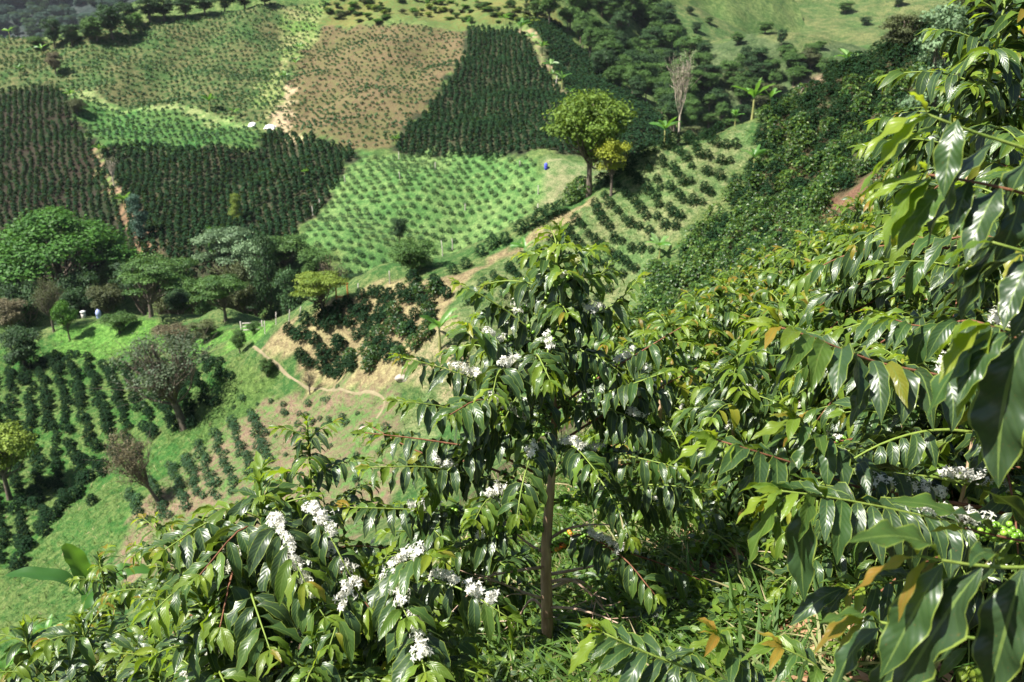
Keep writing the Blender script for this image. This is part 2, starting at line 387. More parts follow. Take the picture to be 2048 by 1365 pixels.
def inside(poly, x, y):
    x = np.asarray(x, float); y = np.asarray(y, float); r = np.zeros(x.shape, bool); n = len(poly)
    for i in range(n):
        x0, y0 = poly[i]; x1, y1 = poly[(i + 1) % n]
        if y0 == y1: continue
        c = ((y0 > y) != (y1 > y)) & (x < (x1 - x0) * (y - y0) / (y1 - y0) + x0); r ^= c
    return r

def near_z(x, y): return -1.60 - .25 * y + (.35 * x if x > 0 else .62 * x - .10 * max(y - 2, 0) * min(-x, 2.5)) - (.10 * max(y - 4, 0) if x < 1 else 0)
ptsA = [(x, y, near_z(x, y)) for x in (-4, -1.5, 0, 1.5, 4) for y in (-3, 0, 2.5, 5, 7.5)]
pixA = [ # (px, py, Y) seen ground
 (500,700,62),(640,612,60),(760,570,59),(900,545,58),(1060,465,59),(1180,395,60),(1320,305,62),(1480,255,65),(1660,160,70),(1850,60,74),
 (1100,600,53),(1000,650,50),(900,750,47),(850,850,43),(820,1000,37),(1200,560,54),(1300,450,56),(1400,350,59),(1550,300,60),(1500,450,51),(1600,400,52),(1750,350,50),(1700,250,60),(1350,560,49),
 (350,1000,45),(100,800,70),(100,1000,55),(30,1150,45),(0,1365,34),(-200,1100,50),(600,900,46),(750,800,47),(620,770,54),(480,850,53),(250,1200,36),(500,1100,36),
 (160,645,86),(450,622,82),(540,645,72),(300,705,77),(120,705,81),(400,690,75),(-80,690,88),(-200,750,82),(260,640,85),(950,620,50),(780,680,52),(680,700,56)]
ptsA += [tuple(P(*p)) for p in pixA]
ptsA += [(10,26,-10),(5,16,-7.0),(12,16,-4.5),(20,28,-5.0),(6,34,-14),(0,34,-17),(14,38,-10),(-4,11,-9.5),(30,45,-1.0),(40,60,3),(25,10,1.5),(-8,16,-14),(-15,18,-18),(-30,20,-26),(-50,40,-34),(0,22,-13),
 (45,90,-2),(30,90,-14),(17,82,-20),(5,80,-26),(-5,80,-30),(-15,84,-34),(-28,98,-38),(-45,102,-39),(-62,104,-40),(-90,100,-40),(-10,100,-38),(10,100,-36),(30,110,-30),(60,110,-20),(-60,120,-44),(0,120,-44)]
nA1, nA2, nA3 = SN(1, 9), SN(2, 2.6), SN(3, 1.0)
far_amp = lambda k: (lambda x, y: k * np.clip((y - 9) / 25, 0, 1))
TA = Terrain(ptsA, -95, 62, -3, 122, .5, [(nA1, far_amp(.30)), (nA2, far_amp(.10)), (nA3, .02)])
def tA(pix): return TA.poly(pix)
GRASS = ((.045, .12, .028), (.13, .165, .055)); MEAD = ((.07, .19, .03), (.13, .26, .05)); TAN = ((.24, .185, .10), (.28, .245, .12)); SOIL = ((.22, .13, .085), (.36, .25, .18))
PINK = ((.26, .18, .12), (.09, .17, .045)); LITTER = ((.10, .07, .04), (.05, .08, .025)); GTAN = ((.11, .17, .055), (.30, .25, .14)); SPURG = ((.10, .18, .055), (.18, .20, .085))
crest = [(520,700),(560,655),(640,618),(720,590),(800,565),(880,562),(930,545),(1000,508),(1060,475),(1120,435),(1180,402),(1185,415),(1125,452),(1060,490),(985,528),(915,580),(890,680),(840,740),(790,780),(700,765),(600,740)]
regA = [
 (tA([(-100,720),(130,670),(300,700),(430,700),(500,720),(560,760),(480,830),(330,1060),(230,1200),(60,1365),(-100,1365)]), (.035,.125,.022), (.11,.16,.045)),
 (tA([(420,840),(540,790),(640,790),(790,790),(800,900),(780,1020),(640,1120),(200,1160),(290,1000),(380,900)]), *PINK),
 (tA([(1000,520),(1190,400),(1480,256),(1520,300),(1420,420),(1330,500),(1260,620),(1100,640),(900,800),(860,900),(800,860),(860,720),(930,600)]), *SPURG),
 (tA(crest), *TAN),
 (tA([(110,650),(250,625),(540,625),(560,650),(500,690),(430,690),(300,690),(180,720),(110,710)]), *MEAD),
 (tA([(370,840),(500,730),(560,780),(450,860),(400,900)]), (.055,.115,.025), (.10,.16,.04)),
 (tA([(1530,250),(1660,160),(1850,55),(2300,60),(2300,500),(1700,480),(1500,520),(1350,620),(1400,530),(1500,420),(1530,320)]), *LITTER),
 (tA([(1640,420),(1700,380),(1760,330),(1800,360),(1720,440),(1620,470)]), (.20,.11,.07), (.15,.10,.055)),
 (tA([(830,700),(900,650),(950,700),(900,800),(820,780)]), *GTAN),
]
nearp = np.array([(-9, -3), (14, -3), (16, 12), (9, 15), (-7, 15)])
regA.append((nearp, (.16, .10, .07), (.07, .13, .035)))
TA.build('hillside', M_gA, regA, GRASS, 'steep near hillside and spur of the coffee farm', lambda x, y, n=SN(8, 2.2): .45 * n(x, y))

# far field hill
pixB = [(600,565,105),(0,505,125),(-150,520,128),(300,540,112),(1150,330,124),(900,315,134),(700,305,138),(900,450,118),(250,295,150),(-120,330,152),(0,172,184),(-150,165,190),(500,255,156),(400,120,195),(620,52,214),(780,55,206),
 (930,62,200),(800,180,168),(640,-10,242),(950,0,232),(100,84,214),(-60,96,212),(330,40,224),(560,5,236),(1050,52,200),(1330,255,150),(1200,150,178),(1100,180,166),(1000,180,166),(1230,290,138),(1100,-10,226),(450,400,130),(900,-150,290),(600,-150,300),(1270,330,132)]
ptsB = [tuple(P(*p)) for p in pixB]
ptsB += [(60,190,-40),(45,210,-24),(75,170,-60),(55,150,-36),(80,140,-60),(40,235,-14),(60,260,-10),(-110,240,-26),(-160,235,-30),(-60,255,-12),(-140,215,-10),(-30,275,2),(60,120,-45),(0,95,-40),(-40,95,-42),(-90,98,-42),(40,100,-40),(-150,110,-36),(20,320,44),(-10,300,26),(60,320,30),(-100,270,-45),(-50,300,-20)]
nB = SN(11, 22); nB2 = SN(12, 4)
TB = Terrain(ptsB, -170, 100, 92, 320, 1.0, [(nB, .8), (nB2, .15)])
def tB(pix): return TB.poly(pix)
FB = {
 'left': tB([(-120,170),(60,172),(125,182),(185,280),(235,400),(270,470),(290,560),(-120,560)]),
 'lower': tB([(200,292),(300,292),(420,300),(520,302),(528,268),(560,264),(640,285),(712,306),(672,372),(592,470),(560,560),(300,560),(262,460),(245,400)]),
 'green': tB([(135,188),(330,215),(500,255),(524,268),(516,300),(420,298),(200,290)]),
 'upper': tB([(-120,100),(100,86),(330,44),(560,8),(655,2),(635,50),(600,100),(570,170),(548,255),(480,245),(330,210),(125,180),(-120,165)]),
 'brown': tB([(640,52),(930,64),(925,105),(900,150),(850,215),(785,295),(712,303),(560,262),(553,235),(575,165),(608,95)]),
 'tri': tB([(935,62),(1035,58),(1085,135),(1125,185),(1150,250),(1150,315),(785,305),(855,215),(905,150),(928,105)]),
 'flank': tB([(1055,46),(1120,52),(1200,138),(1270,195),(1335,255),(1340,300),(1160,318),(1155,240),(1132,180),(1092,115)]),
 'dots': tB([(712,310),(800,312),(860,308),(960,310),(1060,318),(1075,345),(1080,440),(1000,500),(900,620),(740,620),(600,475),(672,375)]),
 'patch': tB([(1080,322),(1160,324),(1300,330),(1200,420),(1090,445),(1078,350)]),
 'scrub': tB([(655,0),(700,-60),(1110,-60),(1120,48),(1060,48),(930,60),(640,48)]),
}
regB = [(FB['left'], (.036,.026,.018), (.024,.036,.015)), (FB['lower'], (.022,.036,.016), (.055,.052,.028)), (FB['green'], (.035,.12,.025), (.08,.15,.04)),
 (FB['upper'], (.045,.10,.026), (.11,.11,.045)), (FB['brown'], (.155,.115,.06), (.10,.10,.038)), (FB['tri'], (.022,.036,.015), (.05,.052,.026)), (FB['flank'], (.04,.06,.025), (.07,.08,.035)),
 (FB['dots'], (.075,.175,.045), (.135,.21,.065)), (FB['patch'], (.11,.19,.06), (.20,.20,.10)), (FB['scrub'], (.17,.165,.05), (.08,.13,.035)),
 (tB([(540,250),(553,235),(575,165),(590,165),(575,240),(590,270),(620,290),(600,295)]), (.42,.31,.20), (.40,.33,.18)),
 (tB([(120,182),(330,208),(480,243),(500,256),(330,220),(130,192)]), (.10,.22,.05), (.22,.26,.10)),
 (tB([(240,400),(262,400),(300,480),(320,520),(295,520)]), (.30,.18,.11), (.22,.14,.08)),
 (tB([(185,290),(200,290),(240,390),(225,395)]), (.34,.22,.14), (.12,.2,.05)),
 (tB([(560,15),(650,0),(640,45),(570,150),(560,210),(530,245),(500,200),(560,110)]), (.10,.19,.04), (.24,.24,.10)),
 (tB([(1040,60),(1056,60),(1092,118),(1130,182),(1145,220),(1125,190),(1086,136)]), (.36,.26,.16), (.14,.2,.06))]
TB.build('field_hill', M_gB, regB, ((.06,.12,.03), (.12,.16,.05)), 'far hillside divided into coffee fields', lambda x, y, n=SN(9, 4): .9 * n(x, y))

# far pasture and ravine
pixC = [(1300,250,190),(1500,190,200),(1650,160,205),(1800,130,210),(1250,60,262),(1400,100,250),(1600,110,255),(1800,90,262),(1500,0,330),(1350,0,320),(1700,0,340),(1900,0,330),(2100,60,300),(1500,-200,420),(1200,-200,400),(1900,-200,430),(1150,0,300),(1100,-200,390),(1520,50,300),(1640,50,305)]
TC = Terrain([tuple(P(*p)) for p in pixC] + [(30,180,-48),(80,170,-40),(120,170,-30),(160,170,-20),(10,240,-40),(0,320,0),(300,300,0),(320,430,50)], -20, 330, 165, 440, 2.5, [(SN(21, 60), 3.0), (SN(22, 14), .5)])
regC = [(TC.poly([(1290,0),(1300,-180),(1990,-180),(1950,60),(1830,120),(1600,110),(1400,95),(1330,60)]), (.065,.125,.035), (.12,.135,.05)),
        (TC.poly([(1570,168),(1600,148),(1680,155),(1640,175)]), (.34,.24,.16), (.28,.20,.12))]
TC.build('pasture_hill', M_gC, regC, ((.05,.09,.03), (.09,.12,.05)), 'grazed green pasture hill beyond the ravine', SN(10, 9))
ptsD = [(-620,700,60),(-420,700,14),(-250,700,20),(-100,720,70),(-700,900,180),(-400,900,80),(-150,900,120),(100,900,130),(300,1000,200),(-300,560,-60),(-500,520,-60),(-100,520,-50),(200,600,10),(-700,600,-10),(600,800,180),(600,1000,250),(-450,1200,260),(0,1200,260),(600,1200,300)]
TD = Terrain(ptsD, -800, 800, 480, 1200, 12, [(SN(31, 150), 14), (SN(32, 40), 2.5)])
TD.build('far_mountain', M_gC, [], ((.02,.035,.03), (.045,.055,.05)), 'distant dark bluish forested mountain')  # dark bluish tone set in the ground colours

# ================================================================== OBJECTS
rs = np.random.RandomState
# ------------------------------------------------------------------ foreground coffee trees (built leaf by leaf)
def smooth_path(pts, n):
    pts = np.asarray(pts, float)
    if len(pts) == 2: pts = np.array([pts[0], (pts[0] + pts[1]) / 2 + [0, 0, .03 * np.linalg.norm(pts[1] - pts[0])], pts[1]])
    d = np.r_[0, np.cumsum(np.linalg.norm(np.diff(pts, axis=0), axis=1))]; t = d / d[-1]; m = len(pts)
    # Catmull-Rom resample
    ts = np.linspace(0, 1, n); out = []
    tan = np.gradient(pts, t, axis=0)
    for s in ts:
        i = min(np.searchsorted(t, s, side='right') - 1, m - 2); h = t[i + 1] - t[i]; u = (s - t[i]) / h
        out.append((2*u**3-3*u**2+1)*pts[i] + (u**3-2*u**2+u)*h*tan[i] + (-2*u**3+3*u**2)*pts[i+1] + (u**3-u**2)*h*tan[i+1])
    return np.array(out)
def flower_mesh(seed):
    g = rs(seed); mb = MB()
    nf = g.randint(9, 16)
    for _ in range(nf):
        d = g.normal(size=3); d[2] = d[2] * .7 + .6; d /= np.linalg.norm(d)
        base = d * g.uniform(.006, .024) + np.array([g.normal(0, .012), g.normal(0, .007), 0]); a = np.cross(d, g.normal(size=3)); a /= np.linalg.norm(a); b = np.cross(d, a)
        L = g.uniform(.010, .015)
        tube(mb, [base - d * .008, base], [.0012, .0012], 3, (0, 1, 0), False)
        for k in range(5):
            th = k * 1.2566 + g.uniform(-.15, .15); o = a * math.cos(th) + b * math.sin(th); w = np.cross(o, d)
            p1 = base + o * L * .5 + d * .003; p2 = base + o * L + d * g.uniform(-.002, .004)
            V = [base - w * .0012, base + w * .0012, p1 + w * .0028, p1 - w * .0028, p2 + w * .0010, p2 - w * .0010]
            mb.add(V, [(0, 1, 2, 3), (3, 2, 4, 5)])
    return mb.mesh('flower_cluster', M_petal, False)
FLOW = [flower_mesh(s) for s in range(5)]
def berry_mesh(seed, red=0.0):
    g = rs(100 + seed); mb = MB(); V, T = ico(2)
    n = g.randint(9, 15); used = []
    for _ in range(n):
        for _t in range(12):
            d = g.normal(size=3); d[2] = abs(d[2]) * g.choice([-1, 1]) ; d /= np.linalg.norm(d); c = d * g.uniform(.012, .021)
            if all(np.linalg.norm(c - u) > .0115 for u in used): break
        used.append(c); r = g.uniform(.0055, .0072)
        k = g.uniform(.82, 1) if g.rand() < red else g.uniform(0, .62)
        mb.add(V * [r, r, r * 1.15] + c, None, T, None, (k, .5, 0))
    return mb.mesh('berry_cluster', M_berry)
BERR = [berry_mesh(s, .04 if s < 3 else .45) for s in range(5)]

def leaf_size(L): return L * .31
def branch_leaves(mb, path, g, LL, start=.3, young=.16, lod=8, bronze=.0, dens=1.32, side=1.0, droopf=1.0):
    seg = np.linalg.norm(np.diff(path, axis=0), axis=1); cum = np.r_[0, np.cumsum(seg)]; tot = cum[-1]
    sp = LL * .34 / dens; n = max(2, int(tot * (1 - start) / sp))
    Pt, D, L, Wd, dr, C = [], [], [], [], [], []
    for i in range(n + 1):
        s = start + (1 - start) * i / n; p = np.array([np.interp(s * tot, cum, path[:, k]) for k in range(3)])
        q = np.array([np.interp(min(s * tot + .01, tot), cum, path[:, k]) for k in range(3)]); o = np.array([np.interp(max(s * tot - .01, 0), cum, path[:, k]) for k in range(3)])
        d = q - o; d /= np.linalg.norm(d) + 1e-9
        sd = np.cross(d, [0, 0, 1.]); sd /= np.linalg.norm(sd) + 1e-9
        tip = (n - i) * sp / LL                       # leaf lengths from the tip
        age = min(1, tip / 1.6)
        for sg in (-1, 1):
            if g.rand() < .07 and tip > .5: continue
            f = .35 + .75 * (1 - age) + g.normal(0, .12)
            D.append(d * f + sg * sd * side + np.array([0, 0, .42 + .25 * (1 - age) + g.normal(0, .14)]))
            Pt.append(p + sg * sd * .003)
            l = LL * (.55 + .45 * min(1, tip / .9 + .15)) * g.uniform(.82, 1.15)
            L.append(l); Wd.append(leaf_size(l) * g.uniform(.88, 1.12) * (.85 + .15 * age)); dr.append(droopf * (g.uniform(1.45, 2.25) if tip > .6 else g.uniform(1.1, 1.7)))
            yn = max(0, 1 - tip / (young * 9 + .01))
            a = .12 + g.uniform(-.1, .22) + yn * g.uniform(.35, .6)
            if g.rand() < .012: a = .88
            if i == n and g.rand() < bronze: a = g.uniform(.93, 1)
            elif i == n: a = max(a, .66)
            C.append((min(a, 1), g.uniform(.25, .9), 0))
    # terminal pair, pointing on
    d = path[-1] - path[-2]; d /= np.linalg.norm(d)
    for sg in (-1, 1):
        sd = np.cross(d, [0, 0, 1.]); l = LL * g.uniform(.3, .55); Pt.append(path[-1]); D.append(d + sg * sd * .35 + np.array([0, 0, .35])); L.append(l); Wd.append(l * .3); dr.append(g.uniform(.3, .9))
        C.append((g.uniform(.92, 1) if g.rand() < bronze else g.uniform(.6, .8), .6, 0))
    leaves(mb, Pt, D, L, Wd, dr, np.array(C), ns=lod, nt=5 if lod > 5 else 3, wave=.26 if lod > 5 else .12, fold=.26, rng=g)
def hero_leaves(mb, H, base, g):                       # single leaves given by stalk point, tip point, width and age
    for (a, b, Y, c, d, w, age) in H:
        A = P(a, b, Y) - base; B = P(c, d, Y - .02 + g.normal(0, .015)) - base; ch = B - A; l = np.linalg.norm(ch); e = math.asin(ch[2] / l)
        dr = .95 if e > -1.1 else .5; e0 = min(e + dr * .62, 1.4); hh = ch[:2] / (np.linalg.norm(ch[:2]) + 1e-6)
        leaves(mb, A, [hh[0] * math.cos(e0), hh[1] * math.cos(e0), math.sin(e0)], l * 1.06, l * w * .86, dr, (age, g.uniform(.35, .8), 0), ns=16, nt=7, wave=.22, fold=.20, roll=.22, rng=g)
def coffee_tree(base, h, g, label, group=None, LL=.165, spread=.7, lod=8, branches=None, n_auto=26, up=.0, bare=.0, flowers=.3, berries=.2, bronze=.2, young=.16, trunk_r=.020, lean=(0, 0), dry=0, parts=True, trunkcol=None):
    """one coffee tree: trunk, branches (> leaves, flower_cluster, berry_cluster)"""
    root = empty('coffee_tree', base); tag(root, label, 'coffee tree', group)
    zz = np.linspace(0, h, 14); tp = np.stack([lean[0] * zz / h + .008 * np.sin(zz * 7 + g.uniform(0, 6)), lean[1] * zz / h + .008 * np.cos(zz * 5), zz], -1)
    tp[0, 2] = -.12
    mb = MB(); rr_ = np.linspace(trunk_r, .0045, 14) * (1 + .05 * g.normal(size=14)); tube(mb, tp[:10], rr_[:10], 9)
    mb_g = MB(); tube(mb_g, tp[9:], rr_[9:] * .98, 7)
    part('trunk', mb.mesh('trunk', M_bark), root); part('green_shoot', mb_g.mesh('green_shoot', M_twig), root)
    def at(z): return np.array([np.interp(z, tp[:, 2], tp[:, 0]), np.interp(z, tp[:, 2], tp[:, 1]), z])
    B = []
    for b in (branches or []): B.append(dict(path=b['path'], start=b.get('start', .35), fl=b.get('fl', flowers), be=b.get('be', berries), bare=b.get('bare', False), LL=b.get('LL', LL), br=b.get('br', bronze), red=b.get('red', 0), hero=b.get('hero')))
    az = g.uniform(0, 6.28)
    for k in range(n_auto // 2):
        t = (k + .6) / (n_auto // 2); z = h * (1 - t * (1 - bare)) ; az += 1.57 + g.normal(0, .25)
        for sg in (0, math.pi):
            a = az + sg + g.normal(0, .2); l = min(spread, .10 + (h - z) * .62) * g.uniform(.8, 1.12)
            if z < h * .35: l *= .85
            e = max(.18, 1.0 - t * 1.3 - .1) + g.normal(0, .08) + up; p = [at(z - .02)]; nn = 6
            for j in range(nn):
                ee = e - (.75 + .45 * t) * j / nn; p.append(p[-1] + np.array([math.cos(a) * math.cos(ee), math.sin(a) * math.cos(ee), math.sin(ee)]) * l / nn); a += g.normal(0, .04)
            B.append(dict(path=p, start=.12 if l < .35 else g.uniform(.2, .42), fl=flowers * (t > .25), be=berries * (t > .3), bare=False, LL=LL * g.uniform(.88, 1.08), br=bronze, red=0))
    for b in B:
        path = smooth_path(b['path'], 14); tot = np.linalg.norm(np.diff(path, axis=0), axis=1).sum()
        mb = MB(); r0 = .0035 + .0035 * min(tot, 1) + (.0025 if b['bare'] else 0)
        tube(mb, path, np.linspace(r0, .0018, 14), 5)
        bo = part('branch', mb.mesh('branch', M_btwig if b['bare'] else (M_rtwig if tot > .45 and g.rand() < .4 else M_twig)), root)
        if b['bare']:
            for j in range(3):
                mb2 = MB(); i0 = g.randint(4, 11); q = path[i0]; dd = (path[i0] - path[i0 - 1]); dd /= np.linalg.norm(dd); dd = dd + g.normal(0, .5, 3); e2 = q + dd * g.uniform(.06, .18)
                tube(mb2, [q, (q + e2) / 2 + g.normal(0, .008, 3), e2], [.0022, .002, .0012], 4); part('twig', mb2.mesh('twig', M_btwig), bo)
        else:
            mb = MB()
            if b.get('hero'): hero_leaves(mb, b['hero'], base, g)
            if b['start'] < .95: branch_leaves(mb, path, g, b['LL'], b['start'], young, lod, b['br'])
            part('leaves', mb.mesh('leaves', M_leaf), bo)
        if parts:
            m = len(path)
            nf = int(b['fl'] * 6.5 * tot / .5 + g.rand()) if tot > .2 else 0
            c0 = g.uniform(.25, .6) if b['start'] != .5 else .66
            for fi in range(min(nf, 9)):
                u = np.clip(c0 + (fi + g.normal(0, .2)) * .025 / tot, .1, .93); q = np.array([np.interp(u, np.linspace(0, 1, m), path[:, k]) for k in range(3)])
                o = part('flower_cluster', FLOW[g.randint(5)], bo); o.location = q + [0, 0, .022]; s = g.uniform(.60, .95); o.scale = (s, s, s); o.rotation_euler = (g.normal(0, .5), g.normal(0, .5), g.uniform(0, 6))
            nb = int(b['be'] * 5 * tot / .5 + g.rand()) if tot > .2 else 0
            for _ in range(min(nb, 9)):
                u = g.uniform(.1, .55); q = np.array([np.interp(u, np.linspace(0, 1, m), path[:, k]) for k in range(3)])
                o = part('berry_cluster', BERR[g.randint(3) if g.rand() > b['red'] else g.randint(3, 5)], bo); o.location = q; s = g.uniform(.95, 1.3); o.scale = (s, s, s); o.rotation_euler = (g.uniform(0, 6), g.uniform(0, 6), 0)
    # leading shoot
    mb = MB(); top = tp[-1]; pth = np.array([top - [0, 0, .16], top - [0, 0, .08], top, top + [0, 0, .02]])
    branch_leaves(mb, smooth_path(pth, 8), g, LL * .75, .0, .2, lod, bronze, side=1.1, droopf=.8)
    part('crown_leaves', mb.mesh('crown_leaves', M_leaf), root)
    return root

def gz(x, y): return float(TA.z(x, y))
def local(base, pts): return [np.array(p) - base for p in pts]

# --- the main flowering tree
mb_ = P(1090, 1310, 2.7); base = np.array([mb_[0], 2.7, gz(mb_[0], 2.7)]); topz = P(1100, 475, 2.7)[2]; H0 = topz - base[2]
def tz(py): return np.array([base[0] + .004, 2.7, P(1095, py, 2.7)[2]])
hand = []
def hb(py0, pts, dY, **k):                         # a branch from trunk height py0 through pixels, drifting dY towards/away
    n = len(pts); pp = [tz(py0)] + [P(a, b, 2.7 + dY * (i + 1) / n) for i, (a, b) in enumerate(pts)]
    hand.append(dict(path=local(base, pp), **k))
hb(700, [(1040,642),(975,598),(922,570)], -.05, fl=.2)
hb(760, [(1010,715),(950,690),(893,702)], .12, fl=.3)
hb(745, [(1020,700),(960,668),(932,652)], -.22, fl=.5)
hb(860, [(1000,785),(910,745),(806,715)], -.08, fl=.7)
hb(910, [(985,850),(890,815),(796,802)], -.20, fl=.5)
hb(960, [(980,905),(850,880),(730,866)], -.05, fl=.3)
hb(990, [(960,930),(840,905),(745,855)], .25)
hb(985, [(980,960),(860,935),(740,935)], -.25)
hb(1060, [(960,1030),(830,1020),(700,1015)], -.15, fl=.6, be=.3, start=.2)
hb(610, [(1130,560),(1180,505)], -.08)
hb(660, [(1140,615),(1210,540)], .05)
hb(700, [(1150,650),(1240,600),(1275,560)], -.05)
hb(830, [(1170,775),(1280,705),(1362,655)], -.12, fl=.6)
hb(870, [(1180,800),(1260,770),(1330,745)], -.25, fl=.6)
hb(900, [(1190,840),(1290,790),(1397,735)], .0, fl=.6)
hb(960, [(1190,905),(1270,915),(1355,935)], -.22, fl=.4, be=.5, start=.3)
hb(1000, [(1180,1000),(1290,1005),(1400,1018)], -.14, fl=.6, be=1.8, start=.5)
hb(1010, [(1180,990),(1290,970),(1420,980)], -.2, be=1.6, start=.55)
hb(1090, [(1180,1090),(1300,1120),(1400,1160)], -.15, fl=.2, be=1.8, start=.6, red=.3)
hb(1110, [(1160,1070),(1240,1110),(1310,1190)], -.35, fl=.9, be=1.0, start=.4, red=.2)
hb(1010, [(1040,985),(975,1000),(950,1040)], -.35, fl=1.1, be=1.8, start=.4)
hb(940, [(1120,900),(1150,895),(1190,940)], -.40, fl=1.4, start=.3)
hb(780, [(1080,740),(1075,710),(1100,760)], -.33, fl=.7, start=.3)
hb(830, [(1050,760),(1000,740),(985,790)], -.40, fl=1.2, start=.35)
hb(900, [(1040,850),(960,800),(900,830)], -.40, fl=1.5, start=.4)
hb(1060, [(1030,1055),(960,1080),(900,1110)], -.2, be=1.6, start=.5)
for py0, pts, dY in [(1135,[(1060,1138),(990,1150),(925,1165)],-.2),(1110,[(1060,1090),(1020,1060),(985,1050)],.1),(1165,[(1140,1160),(1200,1210),(1235,1260)],-.1),(1150,[(1150,1140),(1230,1120),(1290,1090)],.1),
                     (1215,[(1150,1218),(1200,1232),(1255,1255)],-.15),(1200,[(1060,1190),(1010,1170),(960,1150)],-.1),(1180,[(1150,1160),(1200,1200),(1190,1300)],.05),(1080,[(1130,1060),(1180,1050),(1230,1050)],-.05),(1230,[(1070,1200),(1040,1230),(1025,1260)],.1)]:
    hb(py0, pts, dY, bare=True, fl=0, be=.15)
coffee_tree(base, H0, rs(5), 'tall flowering coffee tree with bare brown lower trunk in the middle foreground', LL=.116, spread=.64, branches=hand, n_auto=30, bare=.56, flowers=.35, berries=.25, trunk_r=.025, bronze=.05, lean=(.02, 0))

# --- other trees of our slope: (px of the top, py of the top, Y, spread, leaf length, flowers, bronze, label)
near = [
 (520, 985, 2.15, .62, .138, 2.6, .05, 'broad bushy coffee tree with wavy bright leaves and big white flower clusters at lower left', 42, 1),
 (610, 852, 3.3, .45, .120, .15, .05, 'slender young coffee tree standing clear against the pink slope', 22, 0),
 (850, 1010, 3.1, .50, .125, .5, .05, 'coffee tree filling the gap left of the tall flowering tree', 26, 1),
 (740, 1150, 2.0, .50, .133, 2.6, .0, 'low coffee tree with flowers left of the bare trunk', 30, 1),
 (310, 1040, 4.0, .42, .120, .0, .5, 'small coffee tree with a thin upright bronze shoot beside the banana leaves', 20, 0),
 (200, 1120, 4.3, .50, .120, .0, .6, 'coffee tree with bronze tips behind the broad bush at far left', 22, 0),
 (360, 1130, 3.2, .48, .125, .05, .3, 'coffee tree half hidden behind the broad bush at lower left', 24, 0),
 (160, 1250, 2.7, .50, .142, .15, .05, 'coffee tree spreading into the lower left corner', 26, 1),
 (50, 1265, 3.0, .5, .140, .0, .2, 'coffee tree in the bottom left corner in front of the banana plants', 24, 0),
 (300, 1290, 2.1, .42, .140, .2, .0, 'low coffee bush at the bottom edge left of the broad flowering bush', 26, 1),
 (410, 1215, 1.9, .42, .120, .5, .0, 'low coffee bush at the bottom edge under the broad bush', 26, 1),
 (640, 1290, 1.75, .36, .107, 1.8, .0, 'short coffee bush at the bottom edge with pale flowers', 22, 1),
 (880, 1270, 1.8, .34, .107, .6, .0, 'short coffee bush at the bottom edge left of the bare trunk', 20, 1),
 (1290, 1010, 3.5, .5, .13, .1, .0, 'low coffee tree in the shade right behind the bare trunk', 26, 1),
 (1430, 985, 3.5, .5, .13, .1, .0, 'low coffee tree on the grass between the tall tree and the close branches', 24, 1),
 (985, 1060, 3.1, .45, .13, .2, .0, 'low coffee tree in the shade left behind the bare trunk', 24, 1),
 (1335, 640, 4.1, .62, .125, .25, .25, 'coffee tree just right of and behind the tall flowering tree', 30, 0),
 (1445, 570, 5.0, .65, .125, .0, .6, 'bronze tipped coffee tree behind the right side of the tall tree', 30, 0),
 (1590, 500, 5.6, .65, .125, .0, .7, 'bronze tipped coffee tree in front of the dense hillside grove', 30, 0),
 (1560, 590, 4.0, .60, .129, .1, .3, 'leafy coffee tree in the middle of the right hand thicket', 30, 0),
 (1480, 700, 3.4, .58, .129, .2, .1, 'dark glossy coffee tree with flowers right of the tall tree', 30, 1),
 (1720, 470, 4.6, .60, .129, .0, .4, 'coffee tree under the overhanging branch in the right hand thicket', 30, 0),
 (1690, 620, 3.3, .58, .133, .3, .1, 'bright leaved coffee tree in the right hand thicket', 28, 1),
 (1850, 560, 2.9, .58, .138, .3, .1, 'coffee tree below the steep bank of leaves on the right', 28, 1),
 (1830, 700, 2.5, .55, .138, .3, .0, 'shaded coffee tree behind the close flowering branch', 26, 1),
 (1905, 250, 3.3, .62, .133, .0, .1, 'tall coffee tree rising at the right edge beneath the top corner tree', 30, 0),
 (2010, -30, 3.0, .66, .133, .0, .1, 'tallest coffee tree, filling the top right corner', 36, 0),
 (2060, 330, 2.2, .60, .138, .0, .0, 'dark coffee tree at the right edge behind the close glossy leaves', 30, 0),
]
NB = {0: [([(560,1060,1.95),(610,1165,1.82)], 2.2), ([(570,1120,1.95),(650,1235,1.78)], 2.6), ([(640,1100,2.0),(738,1215,1.85)], 2.2), ([(470,1130,1.95),(440,1255,1.8)], .8), ([(640,1040,2.0),(705,1160,1.9)], 1.2), ([(480,1060,2.0),(400,1150,1.85)], 0), ([(430,1040,2.1),(330,1100,1.95)], 0), ([(500,1180,1.9),(540,1300,1.7)], 0), ([(440,1110,2.0),(310,1220,1.85)], 0)],
      3: [([(780,1170,1.9),(815,1235,1.75)], 3), ([(820,1240,1.85),(850,1345,1.62)], 3.5), ([(850,1160,1.95),(945,1190,1.85),(1015,1235,1.8)], 2.5), ([(700,1180,1.9),(660,1290,1.7)], 1), ([(790,1140,1.95),(860,1110,1.85)], 1.5)]}
